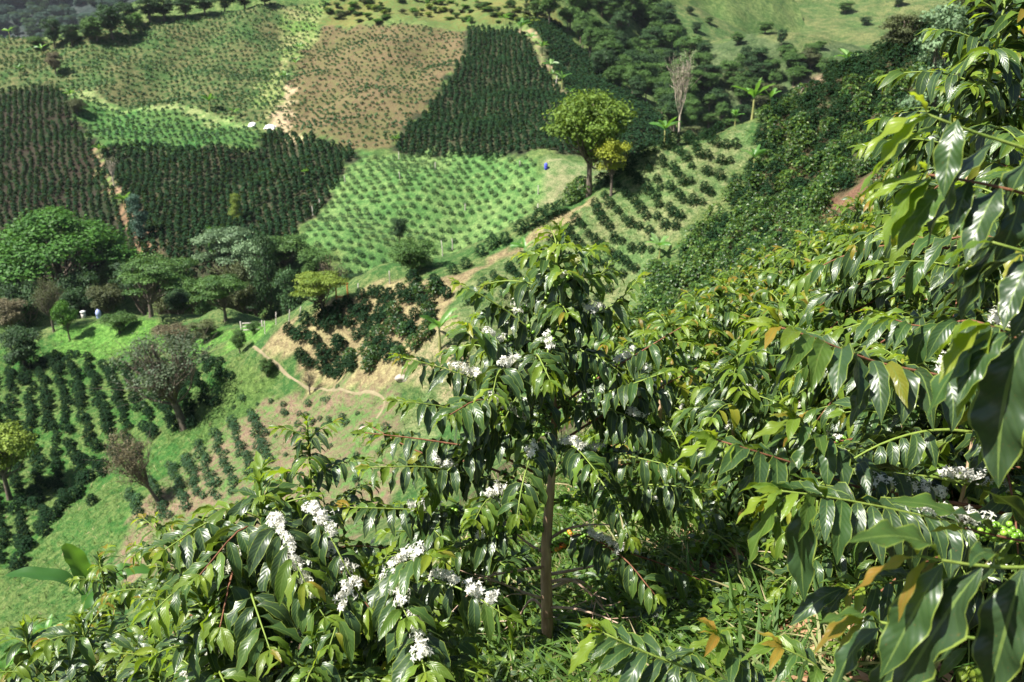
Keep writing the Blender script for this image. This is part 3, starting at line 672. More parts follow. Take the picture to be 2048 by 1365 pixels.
def near_tree(i, px, py, Y, spr, LL, fl, br, lab, na, pr):
    t = P(px, py, Y); z = gz(t[0], Y); h = t[2] - z
    h = max(h, .75); b = np.array([t[0], Y, t[2] - h])
    hb_ = [dict(path=local(b, [np.array([b[0], Y, b[2] + h * .62])] + [P(*q_) for q_ in ps]), start=.5, fl=f_ * .6, be=.1) for ps, f_ in NB.get(i, [])]
    return coffee_tree(b, h, rs(50 + i), lab, branches=hb_, LL=LL, spread=spr, n_auto=int(na * 1.15 * max(1, h / 1.3)) // 2 * 2, flowers=fl * .4, berries=.12 if pr else 0, bronze=br, young=.26 if br > .2 else .13, lod=7 if Y < 3 else 5, trunk_r=.016, parts=(fl > 0), bare=.12)
roots = [near_tree(i, *n_) for i, n_ in enumerate(near)]
# thicket fill: copies of two of the trees (their parts are copied with them)
src = [roots[17], roots[18], roots[19]]
fill = [(1390,590,6.2),(1530,505,7.2),(1680,455,6.6),(1460,545,7.6),(1330,640,6.6),(1240,620,5.4),(1400,640,4.8),(1650,540,5.0),(1790,450,5.4),(1500,560,6.0),(1720,400,7.4),(1800,360,6.6),(1880,400,4.4),(1290,690,4.9),(1980,150,4.4),(1930,110,5.2),(1600,520,6.6),(1400,660,6.0),(1550,520,6.6),(1620,470,7.6),(2060,60,4.4),(1640,700,4.3)]
flab = ['coffee tree in the massed thicket on the right, hemmed in by its neighbours']
for i, (px, py, Y) in enumerate(fill):
    g = rs(300 + i); t = P(px, py, Y); o = copy_tree(src[i % 3]); sc = g.uniform(.92, 1.08); h0 = [n_ for n_ in (P(near[17 + i % 3][0], near[17 + i % 3][1], near[17 + i % 3][2])[2] - src[i % 3].location.z,)][0]
    o.location = (t[0], Y, t[2] - h0 * sc); o.scale = (sc, sc, sc); o.rotation_euler = (0, 0, g.uniform(0, 6.28))
    o['label'] = flab[0]; o['group'] = 'coffee trees massed in the thicket on the right'

# --- the close branches at the right: trees whose trunks stand just outside the frame
def near_hand(base_, h, seed, label, specs, LL, **kw):
    br = []
    for (pts, LLb, st, fl, be, bz, hero) in specs:
        pp = [P(a, b, Y) for (a, b, Y) in pts]
        br.append(dict(path=local(base_, pp), start=st, LL=LLb, fl=fl, be=be, br=bz, hero=hero))
    return coffee_tree(base_, h, rs(seed), label, LL=LL, branches=br, n_auto=kw.pop('n_auto', 0), **kw)
b1 = np.array([1.15, 1.25, gz(1.15, 1.25)])
def G(Y, L): return [(a, b, Y, c, d, w, ag) for (a, b, c, d, w, ag) in L]
near_hand(b1, 1.55, 71, 'closest coffee tree at the right edge with very large glossy leaves', [
  ([(2500,520,1.3),(2200,350,1.3),(2048,297,1.3),(1915,253,1.3),(1852,228,1.3)], .15, 1, 0, 0, 0, G(1.3, [(1854,229,1729,308,.34,.80),(1857,232,1753,342,.30,.82),(1853,226,1808,180,.22,.95),(1881,255,1715,388,.36,.60),(1915,240,1878,388,.42,.45),(1990,286,1845,490,.44,.16),(2075,300,1985,478,.46,.30),(2040,300,2110,470,.42,.3),(1950,270,1870,330,.4,.5)])),
  ([(2500,620,1.3),(2200,440,1.3),(2020,380,1.3),(1935,362,1.3),(1858,350,1.3)], .15, 1, 0, 0, 0, G(1.3, [(1857,349,1748,405,.32,.72),(1861,354,1752,495,.34,.66),(1866,359,1765,470,.36,.62),(1905,372,1800,500,.38,.5),(1940,362,1905,470,.4,.3),(2000,376,1929,520,.42,.12),(1850,345,1838,322,.25,.93),(2040,388,2010,560,.42,.2)])),
  ([(2500,800,1.25),(2250,600,1.22),(2100,520,1.2),(1985,485,1.2)], .15, 1, 0, 0, 0, G(1.2, [(1991,488,1882,625,.38,.35),(2060,508,1890,600,.36,.08),(1995,490,1925,640,.4,.12),(2075,515,1985,650,.4,.1),(1985,485,1868,540,.33,.55),(2100,525,2050,680,.42,.2)])),
  ([(2500,900,1.2),(2250,730,1.2),(2080,680,1.2),(1978,648,1.2)], .15, 1, 0, 0, 0, G(1.15, [(1980,650,1838,700,.40,.66),(1980,650,1862,755,.30,.84),(1995,664,1848,830,.36,.45),(1984,656,1915,830,.28,.78),(2055,664,1968,950,.44,.14),(1975,645,1958,615,.3,.9),(2080,675,2030,900,.4,.2),(2020,665,1900,800,.34,.35)])),
  ([(2500,1150,1.0),(2250,1120,1.0),(2040,1136,.98),(1940,1130,.97),(1835,1112,.96)], .15, 1, 0, 0, 0, G(.97, [(1837,1115,1705,1182,.30,.99),(1854,1119,1790,1240,.20,.98),(1885,1129,1778,1362,.36,.38),(1963,1136,1805,1410,.44,.14),(2045,1139,1980,1390,.42,.12),(1881,1112,1690,1060,.36,.5),(2110,1140,2090,1400,.4,.2),(1925,1128,1860,1330,.38,.25),(1834,1110,1828,1092,.3,.93),(2000,1130,1890,1090,.3,.4)])),
  ([(2500,1330,1.1),(2250,1290,1.08),(2000,1285,1.06),(1860,1262,1.05),(1732,1240,1.05)], .15, 1, 0, 0, 0, G(1.05, [(1734,1238,1616,1288,.28,.97),(1734,1242,1672,1305,.20,.96),(1758,1242,1640,1240,.30,.5),(1761,1256,1655,1385,.36,.3),(1830,1258,1750,1420,.38,.2),(1870,1265,1800,1200,.3,.35),(1920,1270,1850,1420,.4,.15)])),
  ([(2500,1120,1.3),(2250,1090,1.3),(2060,1085,1.3),(1929,1057,1.3)], .15, 1, 0, 1.2, 0, G(1.3, [(1929,1057,1790,998,.30,.5),(1935,1062,1872,1070,.3,.92),(1990,1075,1900,1020,.34,.3),(2020,1080,1950,1200,.36,.15),(2060,1085,1985,960,.34,.3)]))],
  LL=.17, flowers=0, berries=0, trunk_r=.02, bronze=.3, n_auto=0)
b2 = np.array([1.42, 1.95, gz(1.42, 1.95)])
near_hand(b2, 1.45, 72, 'close coffee tree at the right with flowering branches reaching toward the middle', [
  ([(2250,960,1.9),(2050,800,1.85),(1880,752,1.8),(1720,715,1.75),(1640,680,1.74),(1560,655,1.72)], .15, .42, 1.5, .1, .2, G(1.73, [(1568,660,1463,725,.34,.66),(1572,665,1452,778,.26,.55),(1605,675,1540,795,.36,.35),(1640,685,1543,778,.36,.25),(1707,722,1658,805,.40,.15),(1660,690,1600,745,.36,.5),(1557,655,1518,600,.18,.95),(1700,712,1645,780,.3,.4),(1760,735,1700,850,.36,.3)])),
  ([(2250,1120,1.9),(1980,1020,1.85),(1800,990,1.78),(1680,965,1.74),(1580,925,1.72),(1500,900,1.70),(1432,880,1.68)], .145, .62, 1.5, .1, .2, G(1.7, [(1440,883,1346,925,.34,.72),(1465,897,1368,970,.38,.42),(1509,903,1437,982,.36,.38),(1535,915,1480,1000,.36,.3),(1432,880,1415,860,.3,.9),(1480,900,1395,985,.3,.55),(1575,925,1530,1010,.36,.4)])),
  ([(2250,1060,1.9),(1900,960,1.88),(1720,930,1.80),(1660,890,1.78),(1625,865,1.76),(1590,836,1.75)], .14, .6, .6, .1, 0, G(1.75, [(1594,845,1513,884,.34,.74),(1615,870,1515,906,.34,.5),(1592,838,1550,828,.22,.96),(1590,838,1580,806,.2,.9),(1640,880,1570,950,.36,.4),(1655,890,1690,940,.36,.3)])),
  ([(2250,1150,1.8),(2040,1075,1.7),(1900,1045,1.65),(1750,1012,1.6),(1640,992,1.58),(1560,982,1.56)], .14, .55, .9, .8, .2, G(1.57, [(1567,985,1469,1042,.34,.76),(1560,987,1507,1039,.28,.96),(1570,992,1493,1128,.36,.55),(1585,995,1545,1095,.34,.5),(1618,996,1588,1186,.34,.32),(1676,1006,1680,1095,.36,.15),(1690,1008,1650,1100,.36,.2),(1650,1000,1590,950,.34,.55)])),
  ([(2250,780,1.9),(2060,690,1.9),(1930,640,1.95),(1850,655,2.0),(1790,640,2.0)], .15, .3, .6, 0, .2, None),
  ([(2250,680,1.9),(2080,540,1.9),(1960,470,1.95),(1880,480,2.0),(1810,470,2.05)], .15, .2, .2, 0, .1, None),
  ([(2250,1250,1.9),(2000,1190,1.9),(1850,1160,1.9),(1700,1176,1.85)], .14, .35, 0, .4, .1, G(1.6, [(1690,1177,1582,1252,.34,.25),(1700,1178,1640,1260,.34,.3)]))],
  LL=.155, flowers=.3, berries=.2, trunk_r=.018, bronze=.2, n_auto=12, spread=.42)
b3 = P(1560, 1620, 1.5); b3 = np.array([b3[0], 1.5, b3[2] - .15])
near_hand(b3, .40, 73, 'low coffee bush with yellow bronze tips at the bottom edge, right of the bare trunk', [
  ([(1560,1530,1.5),(1480,1400,1.5),(1380,1340,1.5),(1290,1305,1.5),(1205,1265,1.5)], .135, .55, 0, 0, 0, G(1.5, [(1202,1263,1156,1250,.3,.97),(1204,1262,1175,1225,.25,.8),(1216,1273,1135,1350,.34,.72),(1247,1287,1176,1356,.32,.6),(1295,1307,1222,1356,.36,.45),(1340,1325,1290,1400,.36,.3),(1330,1320,1400,1300,.34,.3)])),
  ([(1570,1530,1.5),(1560,1420,1.5),(1500,1350,1.5),(1435,1270,1.5)], .12, .45, 0, 0, .9, G(1.5, [(1437,1272,1395,1265,.25,.97),(1440,1275,1355,1320,.3,.7),(1438,1272,1450,1240,.25,.75)])),
  ([(1600,1530,1.5),(1650,1410,1.5),(1640,1340,1.5),(1565,1295,1.5)], .12, .4, 0, 0, .9, G(1.5, [(1570,1298,1475,1310,.3,.6),(1566,1295,1540,1270,.3,.95)])),
  ([(1600,1530,1.5),(1700,1430,1.5),(1780,1380,1.5),(1800,1330,1.5)], .12, .25, 0, 0, .3, None)],
  LL=.13, flowers=0, berries=0, trunk_r=.012, bronze=.9, parts=False, n_auto=6, spread=.25)

# ------------------------------------------------------------------ shrubs of the middle distance (one mesh each, shared)
def bush_mesh(seed, h=1.5, r=.75, n=230, ls=.17, mat=None, young=.1, name='coffee_shrub', ns=2, wf=.55):
    g = rs(seed); mb = MB(); Pt, D, C = [], [], []
    tiers = 9
    for k in range(tiers):
        t = (k + .5) / tiers; z = h * (.14 + .82 * t); rr = r * (1 - t ** 2.2) ** .6 * (.75 + .25 * min(1, t * 4)); nb = 6 if t < .8 else 4
        a0 = g.uniform(0, 6.28)
        for b in range(nb):
            a = a0 + b * 6.28 / nb + g.normal(0, .25); l = rr * g.uniform(.75, 1.2)
            m = max(2, int(n / (tiers * 5.6)))
            for i in range(m):
                s = .35 + .65 * (i + g.rand()) / m
                q = np.array([math.cos(a) * l * s, math.sin(a) * l * s, z + l * s * .25 * (1 - s) + g.normal(0, .02)])
                aa = a + g.choice([-1, 1]) * g.uniform(.3, 1.3); Pt.append(q); D.append([math.cos(aa), math.sin(aa), g.uniform(0, .6)])
                C.append((g.uniform(0, .55) + (young * 3 if s > .85 or t > .85 else 0), g.uniform(.2, .85), 0))
    leaves(mb, Pt, D, g.uniform(.8, 1.2, len(Pt)) * ls, ls * wf, g.uniform(.7, 1.5, len(Pt)), np.array(C), ns=ns, nt=3, wave=0, fold=.3, rng=g,
           prof=(np.array([0, .5, 1]), np.array([.15, 1, .0])))
    return mb, mb.mesh(name, mat or M_bush)
SHR = [bush_mesh(400 + i, 1.5, .78, 520, .20, None, .13) for i in range(5)]
DSH = [bush_mesh(420 + i, 1.5, .72, 480, .23, M_bush, 0) for i in range(5)]
SML = [bush_mesh(440 + i, .62, .34, 130, .17, M_young, 0, 'young_coffee_plant') for i in range(5)]
BSH = [bush_mesh(460 + i, .85, .52, 150, .22, M_young, 0, 'young_coffee_plant') for i in range(5)]

def plan_scatter(poly, sx, sy, jit, g, rot=0, stagger=.5):
    if len(poly) < 3: return np.zeros((0, 2))
    c, s = math.cos(rot), math.sin(rot); cen = poly.mean(0); q = (poly - cen) @ np.array([[c, -s], [s, c]])
    lo, hi = q.min(0), q.max(0); xs = np.arange(lo[0], hi[0], sx); ys = np.arange(lo[1], hi[1], sy)
    X, Y = np.meshgrid(xs, ys); X = X + (np.arange(len(ys)) % 2)[:, None] * sx * stagger
    X = X + g.normal(0, jit * sx, X.shape); Y = Y + g.normal(0, jit * sy, Y.shape)
    q = np.stack([X.ravel(), Y.ravel()], -1) @ np.array([[c, s], [-s, c]]) + cen
    return q[inside(poly, q[:, 0], q[:, 1])]
def topix(p):
    x, y, z = p; d = y * CP - z * SP; v = (y * SP + z * CP) / d
    return 1024 + FPX * x / d, 682.5 - FPX * v
def seen(p, T, m=40):                                # inside the frame and not behind the near hill
    a, b = topix(p)
    if not (-m < a < 2048 + m and -m < b < 1365 + m): return False
    n = max(12, int(p[1] / .7)); t = np.linspace(.06, .985, n)
    q = np.outer(t, p + np.array([0, 0, .8])); k = q[:, 1] < 121
    return bool((q[k, 2] > TA.z(q[k, 0], q[k, 1]) - .3).all())
CAND = {'coffee_shrub': [], 'young_coffee_plant': []}
def shrub(meshes, x, y, s, g, name, label, group, cat='coffee bush', T=None, zs=1.0):
    z = float((T or TA).z(x, y)) - .06; p = np.array([x, y, z])
    if not seen(p, T or TA, 20): return
    size = s * (1.5 if meshes is SHR or meshes is DSH else .8 if meshes is BSH else .6) / np.linalg.norm(p)
    CAND[name].append((-size, g.rand(), meshes, g.randint(5), p, s, zs, g.uniform(0, 6.28), label, group, cat))
g = rs(900)
# terraced rows on the grassy spur, drawn as rows along the slope
def along(pl_, t):
    pl_ = np.array(pl_, float); d = np.r_[0, np.cumsum(np.linalg.norm(np.diff(pl_, axis=0), axis=1))]; return np.array([np.interp(t * d[-1], d, pl_[:, k]) for k in (0, 1)])
rows = []
for k_ in range(16):
    t = k_ / 15.; a_ = along([(1410,272),(1310,322),(1250,358),(1192,412),(1122,462),(1050,512),(985,552)], t); b_ = along([(1478,296),(1452,340),(1425,390),(1372,440),(1312,495),(1270,545),(1190,610),(1090,640)], t)
    rows.append([tuple(a_ + (b_ - a_) * u + np.array([-6, 12]) * math.sin(math.pi * u)) for u in (.03, .25, .5, .75, 1)])
ORD = 'first second third fourth fifth sixth seventh eighth ninth tenth eleventh twelfth thirteenth fourteenth fifteenth sixteenth seventeenth eighteenth nineteenth twentieth'.split() + ['twenty-' + w for w in 'first second third fourth fifth sixth seventh eighth ninth'.split()] + ['thirtieth']
rp = []
for ri, r_ in enumerate(rows):
    pts = [TA.hit(*p) for p in r_]; pts = np.array([p for p in pts if p is not None])
    if len(pts) < 2: continue
    d = np.r_[0, np.cumsum(np.linalg.norm(np.diff(pts, axis=0), axis=1))]
    for ti, t in enumerate(np.arange(0, d[-1] + .3, .78)):
        x = np.interp(t, d, pts[:, 0]) + g.normal(0, .12); y = np.interp(t, d, pts[:, 1]) + g.normal(0, .14); rp.append((x, y, ORD[min(ti, 29)], ORD[ri]))
for (x, y, o1, o2) in rp:
    shrub(SHR, x, y, g.uniform(.38, .62), g, 'coffee_shrub', o1 + ' coffee bush from the left in the ' + o2 + ' curving row down the grassy spur', 'coffee bushes in curving rows on the grassy spur', zs=.85)
# scattered small ones lower on the spur
pl = tA([(930,580),(1060,500),(1100,560),(1040,650),(900,800),(800,800),(850,700),(900,640)])
for (x, y) in plan_scatter(pl, 2.0, 2.6, .3, g):
    shrub(SML, x, y, g.uniform(.8, 1.7), g, 'young_coffee_plant', 'small coffee plant dotted over the grassy foot of the spur', 'small coffee plants at the foot of the spur')
# solid block of bushes on the tan slope
pl = tA([(575,665),(610,650),(680,605),(740,590),(800,572),(880,570),(905,600),(880,625),(850,680),(830,720),(790,745),(700,750),(655,765),(600,720)])
for (x, y) in plan_scatter(pl, .88, 1.0, .2, g, .4):
    if g.rand() < .06: continue
    shrub(DSH, x, y, g.uniform(.62, .9), g, 'coffee_shrub', 'dark round coffee bush in the solid block on the tan slope', 'coffee bushes in the block on the tan slope', zs=.9)
# left valley block
pl = tA([(-40,790),(20,730),(110,700),(190,725),(300,735),(420,720),(470,770),(400,850),(330,870),(260,930),(190,960),(150,1000),(90,1080),(40,1150),(-40,1160)])
LV = plan_scatter(pl, 1.35, 1.05, .16, g, .52, 0)
for (x, y) in LV:
    if not seen(np.array([x, y, gz(x, y)]), TA) or g.rand() < .05: continue
    shrub(DSH, x, y, g.uniform(.46, .74), g, 'coffee_shrub', 'dark coffee bush in the straight rows on the green slope at left', 'coffee bushes in rows on the left valley slope', zs=1.05)
for (px, py) in [(150,1000),(175,965),(210,940),(160,930),(130,1000),(185,1010),(110,1040),(240,910)]:
    q = TA.hit(px, py); shrub(DSH, q[0], q[1], g.uniform(.55, .8), g, 'coffee_shrub', 'stray coffee bush on bright grass beside the lower left rows', 'stray coffee bushes on the bright grass')
# seedling rows on the pink soil
for ri, r_ in enumerate([[(345,935),(372,1030)],[(372,920),(402,1010)],[(398,890),(432,1000)],[(430,870),(470,985)],[(462,850),(505,955)],[(300,960),(330,1050)],[(500,830),(540,930)],[(262,990),(290,1060)]]):
    pts = np.array([TA.hit(*p) for p in r_]); L_ = np.linalg.norm(pts[1] - pts[0])
    for ti, t in enumerate(np.arange(0, 1, .75 / L_)):
        q = pts[0] * (1 - t) + pts[1] * t; shrub(SML, q[0] + g.normal(0, .12), q[1] + g.normal(0, .12), g.uniform(.7, 1.1), g, 'young_coffee_plant', ORD[min(ti, 29)] + ' small plant from the top of the ' + ['second', 'third', 'fourth', 'fifth', 'sixth', 'upper left stray', 'last', 'first'][ri % 8] + ' row on pink soil', 'small coffee plants in rows on pink soil')
pl = tA([(430,820),(520,770),(620,785),(760,800),(800,840),(780,980),(640,960),(520,900),(460,860)])
for (x, y) in plan_scatter(pl, 1.3, 1.7, .3, g):
    shrub(SML, x, y, g.uniform(.4, .9), g, 'young_coffee_plant', 'tiny coffee seedling on the pink bare slope below the path', 'seedlings on the bare slope', 'coffee seedling')
# hedge on the crest and single dark bushes
for hi, (px, py, s) in enumerate([(1140,408,1.6),(1158,398,1.9),(1165,385,1.5),(1120,430,1.2),(1100,440,1.3),(1080,452,1.4),(1060,462,1.1),(1040,470,1.2),(1010,492,1.1),(985,500,1.2),(960,512,1.0),(930,535,1.0),(905,548,.9),(1205,372,1.3),(1225,360,1.2),(1245,350,1.1),(1262,338,1.1),(1285,322,1.1),(1305,312,1.0),(1330,300,1.1),(1350,290,1.2),(1380,278,1.1),(1410,268,1.0),(1440,260,1.0)]):
    q = TA.hit(px, py + 6); 
    if q is None: continue
    shrub(SHR, q[0], q[1] + .5, s * .62, g, 'coffee_shrub', 'dark bush in the uneven hedge along the crest of the spur', 'bushes along the crest of the spur')
# dense hillside at the right
pl = tA([(1490,320),(1510,262),(1560,205),(1640,163),(1700,115),(1850,60),(2150,40),(2150,480),(1800,470),(1700,520),(1500,600),(1380,690),(1250,690),(1300,560),(1380,500),(1450,420)])
gap = tA([(1640,425),(1690,385),(1735,350),(1760,340),(1760,375),(1720,430),(1690,455),(1640,460)])
pts = plan_scatter(pl, 1.0, 1.15, .28, g); pts = pts[~inside(gap, pts[:, 0], pts[:, 1])] if len(gap) > 2 else pts
pts = [p for p in pts if seen(np.array([p[0], p[1], gz(*p)]), TA)]
pts.sort(key=lambda p: p[0] ** 2 + p[1] ** 2)
for i, (x, y) in enumerate(pts):
    shrub(SHR, x, y, g.uniform(.66, 1.08), g, 'coffee_shrub', 'coffee bush in the dense grove covering the hillside at right', 'coffee bushes of the dense hillside grove')
far_mature = MB(); far_young = MB()
def stamp(mb, src, P_, sc, ang):
    V = np.concatenate(src.v); q = np.concatenate(src.q); UV = np.concatenate(src.uv); C = np.concatenate(src.c); n = len(V); N = len(P_)
    if N == 0: return
    c, s = np.cos(ang)[:, None], np.sin(ang)[:, None]
    X = np.stack([V[None, :, 0] * c - V[None, :, 1] * s, V[None, :, 0] * s + V[None, :, 1] * c, np.broadcast_to(V[None, :, 2], (N, n))], -1) * sc[:, None, None] + P_[:, None]
    CC = np.tile(C, (N, 1)).reshape(N, n, 3).copy(); CC[..., 1] = np.clip(CC[..., 1] + g.normal(0, .13, (N, 1)), 0, 1)
    mb.add(X.reshape(-1, 3), (q[None] + (np.arange(N) * n)[:, None, None]).reshape(-1, 4), None, np.tile(UV, (N, 1)), CC.reshape(-1, 3))
def far_src(seed, h, r, n, size, dome=.6):
    gg = rs(seed); mb = MB(); d = gg.normal(size=(n, 3)); d[:, 2] = np.abs(d[:, 2]) - .15; d /= np.linalg.norm(d, axis=1)[:, None]
    k = gg.uniform(.7, 1.05, n)[:, None]; Pt = d * k * [r, r, h * dome]; Pt[:, 2] += h * (1 - dome) * .9
    cards(mb, Pt, d * [1, 1, .8] + gg.normal(0, .35, (n, 3)) + [0, 0, .25], gg.uniform(.8, 1.2, n) * size, np.stack([gg.uniform(0, 1, n), gg.uniform(.2, .9, n), np.zeros(n)], -1), gg, .75)
    return mb
FM = [far_src(i, 1.55, .62, 40, .50) for i in range(5)]; FY = [far_src(20 + i, .72, .42, 20, .36) for i in range(4)]
def field(poly, sx, sy, jit, rot, srcs, mb, s0, s1, stag=.5, keep=1.0, indiv=None):
    q = plan_scatter(poly, sx, sy, jit, g, rot, stag); q = q + np.c_[SN(61, 9)(q[:, 0], q[:, 1]), SN(62, 9)(q[:, 0], q[:, 1])] * .22; q = q[g.rand(len(q)) < keep * .975]
    q = np.c_[q, TB.z(q[:, 0], q[:, 1]) - .05]
    q = q[[seen(p, TB) for p in q]] if len(q) else q
    k = g.randint(0, len(srcs), len(q))
    if indiv:
        o_ = np.argsort(q[:, 1]); q = q[o_]; 
        for p in q:
            shrub(indiv[1], p[0], p[1], g.uniform(.6, .98), g, 'young_coffee_plant', indiv[2], indiv[3], T=TB)
        return
    for j in range(len(srcs)):
        kk = k == j; stamp(mb, srcs[j], q[kk], g.uniform(s0, s1, kk.sum()), g.uniform(0, 6.28, kk.sum()))
field(FB['left'], 1.12, .92, .09, .45, FM, far_mature, .48, .72, 0)
field(FB['lower'], 1.05, .92, .09, .30, FM, far_mature, .58, .86, 0)
field(FB['tri'], 1.05, 1.0, .09, .03, FM, far_mature, .56, .82, 0)
field(FB['flank'], 1.05, 1.05, .10, -.25, FM, far_mature, .75, .95)
field(FB['green'], 1.15, 1.5, .10, .05, FY, far_young, .75, 1.1)
field(FB['upper'], 1.1, 1.45, .12, .05, FY, far_young, .65, 1.05, keep=.95)
field(FB['brown'], 1.0, 1.4, .16, .03, FY, far_young, .5, .95, keep=.85)
field(FB['dots'], 1.38, 1.42, .08, .0, FY, far_young, 1.15, 1.5, indiv=(0, BSH, 'young rounded coffee plant in the even dotted rows of the light green field', 'young coffee plants in the light green dotted field'))
for nm, far in (('coffee_shrub', far_mature), ('young_coffee_plant', far_young)):
    L_ = sorted(CAND[nm], key=lambda c: (c[0], c[1]))
    for c in L_[:300]:
        o = link(nm, c[2][c[3]][1]); o.location = c[4]; o.rotation_euler = (g.normal(0, .05), g.normal(0, .05), c[7]); o.scale = (c[5], c[5], c[5] * c[6]); tag(o, c[8], c[10], c[9])
    rest = {}
    for c in L_[300:]: rest.setdefault((id(c[2]), c[3]), []).append(c)
    for k, cs in rest.items():
        stamp(far, cs[0][2][cs[0][3]][0], np.array([c[4] for c in cs]), np.array([c[5] * (.5 + .5 * c[6]) for c in cs]), np.array([c[7] for c in cs]))
tag(far_mature.build('coffee_bushes', M_bushf), 'mass of distant mature coffee bushes planted in the dark fields', 'coffee bushes', kind='stuff')
tag(far_young.build('young_coffee_plants', M_young), 'mass of distant young coffee plants dotted over the upper fields', 'coffee plants', kind='stuff')
# ------------------------------------------------------------------ broadleaf trees
def tree_geo(seed, style, ncl, per, card, W0=8., H0=10., cb=.35, sparse=False):
    g = rs(seed); cr = MB(); tk = MB(); cl = []
    for i in range(ncl):
        if style == 'umbrella':
            a = g.uniform(0, 6.28); r = math.sqrt(g.rand()) * .46; z = .92 - (r / .46) ** 2 * .34 - g.uniform(0, .14); rad = (.11 + .05 * g.rand(), .065 + .03 * g.rand())
        elif style == 'column':
            a = g.uniform(0, 6.28); z = cb + (1 - cb) * (i + .5) / ncl; r = g.uniform(0, .28) * (1 - (z - .5) ** 2); rad = (.22, .10)
        elif style == 'flat':
            a = g.uniform(0, 6.28); lay = g.choice([.62, .76, .9]); r = math.sqrt(g.rand()) * .42 * (1.25 - lay * .5); z = lay + g.normal(0, .02); rad = (.15, .05)
        else:
            d = g.normal(size=3); d /= np.linalg.norm(d); k = g.uniform(.45, 1) ; a = math.atan2(d[1], d[0]); r = .34 * k * math.hypot(d[0], d[1]) * (1.0 if d[2] > -.3 else .8); z = cb + (1 - cb) * .5 + d[2] * k * (1 - cb) * .40; rad = (.12 + .06 * g.rand(), .095 + .05 * g.rand())
        cl.append((np.array([r * math.cos(a) * W0, r * math.sin(a) * W0, z * H0]), rad[0] * W0, rad[1] * H0, g.uniform(.25, .8)))
    th = (.72 if style in ('umbrella', 'flat') else .78) * H0
    zz = np.linspace(-.4, th, 9); ph = g.uniform(0, 6); tp = np.stack([.18 * np.sin(zz * .5 + ph) * zz / H0, .18 * np.cos(zz * .6 + ph) * zz / H0, zz], -1)
    r0 = .028 * H0 if style != 'umbrella' else .034 * H0
    tube(tk, tp, r0 * np.linspace(1, .28, 9) * (1 + .25 * np.exp(-np.maximum(zz, 0) * 2)), 8)
    for ci, (c, rx, rz, b) in enumerate(cl):
        limb = style != 'umbrella' or ci % 4 == 0
        z0 = g.uniform(.30, .7) * th if style != 'umbrella' else g.uniform(.22, .5) * th
        z0 = min(z0, c[2] - .5); s0 = np.array([np.interp(z0, zz, tp[:, 0]), np.interp(z0, zz, tp[:, 1]), z0]); m = (s0 + c) / 2 + np.array([c[0] * .1, c[1] * .1, -.06 * H0]); 
        pth = smooth_path([s0, m, c], 7); limb and tube(tk, pth, np.linspace(r0 * .38, r0 * .08, 7), 5)
        if sparse:
            for _ in range(7):
                d = g.normal(size=3); d[2] = abs(d[2]) * .6; e = c + d * [rx, rx, rz] * .9; tube(tk, [pth[4], (pth[4] + e) / 2 + g.normal(0, .1, 3), e], [r0 * .1, r0 * .06, r0 * .03], 3)
        n = int(per * g.uniform(.7, 1.3)); d = g.normal(size=(n, 3)); d /= np.linalg.norm(d, axis=1)[:, None]; d[:, 2] = np.where(d[:, 2] < -.25, -d[:, 2] * .6, d[:, 2])
        k = g.uniform(.55, 1.12, n)[:, None] * (1 + .22 * np.sin(d[:, :1] * 5 + ph) * np.cos(d[:, 1:2] * 6)); Pt = c + d * k * [rx, rx, rz]
        cards(cr, Pt, d + g.normal(0, .5, (n, 3)) + [0, 0, .35], g.uniform(.65, 1.35, n) * card, np.stack([np.clip(b + g.normal(0, .22, n), 0, 1), g.uniform(.2, .9, n), np.zeros(n)], -1), g, .62)
    return tk, cr
GEO = {}
def geo(style, i):
    k = (style, i)
    if k not in GEO:
        p = {'round': ('round', 30, 280, .31, .28, False), 'dense': ('round', 38, 230, .31, .12, False), 'umbrella': ('umbrella', 70, 260, .24, .5, False), 'flat': ('flat', 30, 260, .28, .5, False), 'column': ('column', 18, 280, .34, .12, False), 'sparse': ('round', 34, 110, .20, .25, True), 'bare': ('round', 18, 14, .30, .45, True), 'big': ('round', 52, 260, .27, .2, False)}[style]
        tk, cr = tree_geo(1000 + i * 17 + len(style) * 101, p[0], p[1], p[2], p[3], cb=p[4], sparse=p[5]); GEO[k] = (tk.mesh('trunk', M_trunk), cr.mesh('crown', M_fol['mid'], False), {}, {})
    return GEO[k]
def tree(x, y, z, H, Wd, style, colr, g, label, group=None, trunkmat=None, cat='tree', lean=0, name='tree'):
    tk, cr, mats, tm = geo(style, g.randint(3))
    if colr not in mats: c = cr.copy(); c.materials[0] = M_fol[colr]; mats[colr] = c
    t = tk
    if trunkmat is not None:
        if 'p' not in tm: t = tk.copy(); t.materials[0] = trunkmat; tm['p'] = t
        t = tm['p']
    r = empty(name, (x, y, z), g.uniform(0, 6.28)); r.scale = (Wd / 8, Wd / 8, H / 10); r.rotation_euler[1] = lean if lean else 0
    if lean: r.rotation_euler[2] = 0
    part('trunk', t, r); part('crown', mats[colr], r); return tag(r, label, cat, group)
def gmax(x, y):
    z = float(TA.z(x, y)) if y < 121 else -99
    if y > 93: z = max(z, float(TB.z(x, y)))
    return z
g = rs(77)
def top_tree(px, py, Y, wpx, style, colr, label, group=None, **k):
    t = P(px, py, Y); z = gmax(t[0], Y); H = max(t[2] - z, 2.0); return tree(t[0], Y, t[2] - H, H, wpx * Y / FPX * 1.1, style, colr, g, label, group, **k)
def foot_tree(T, px, py, hpx, wpx, style, colr, label, group=None, **k):
    q = T.hit(px, py)
    if q is None: q = T.hit(px, py + 12)
    if q is None: return
    d = np.linalg.norm(q) / FPX; return tree(q[0], q[1], q[2] - .15, hpx * d, wpx * d * 1.1, style, colr, g, label, group, **k)
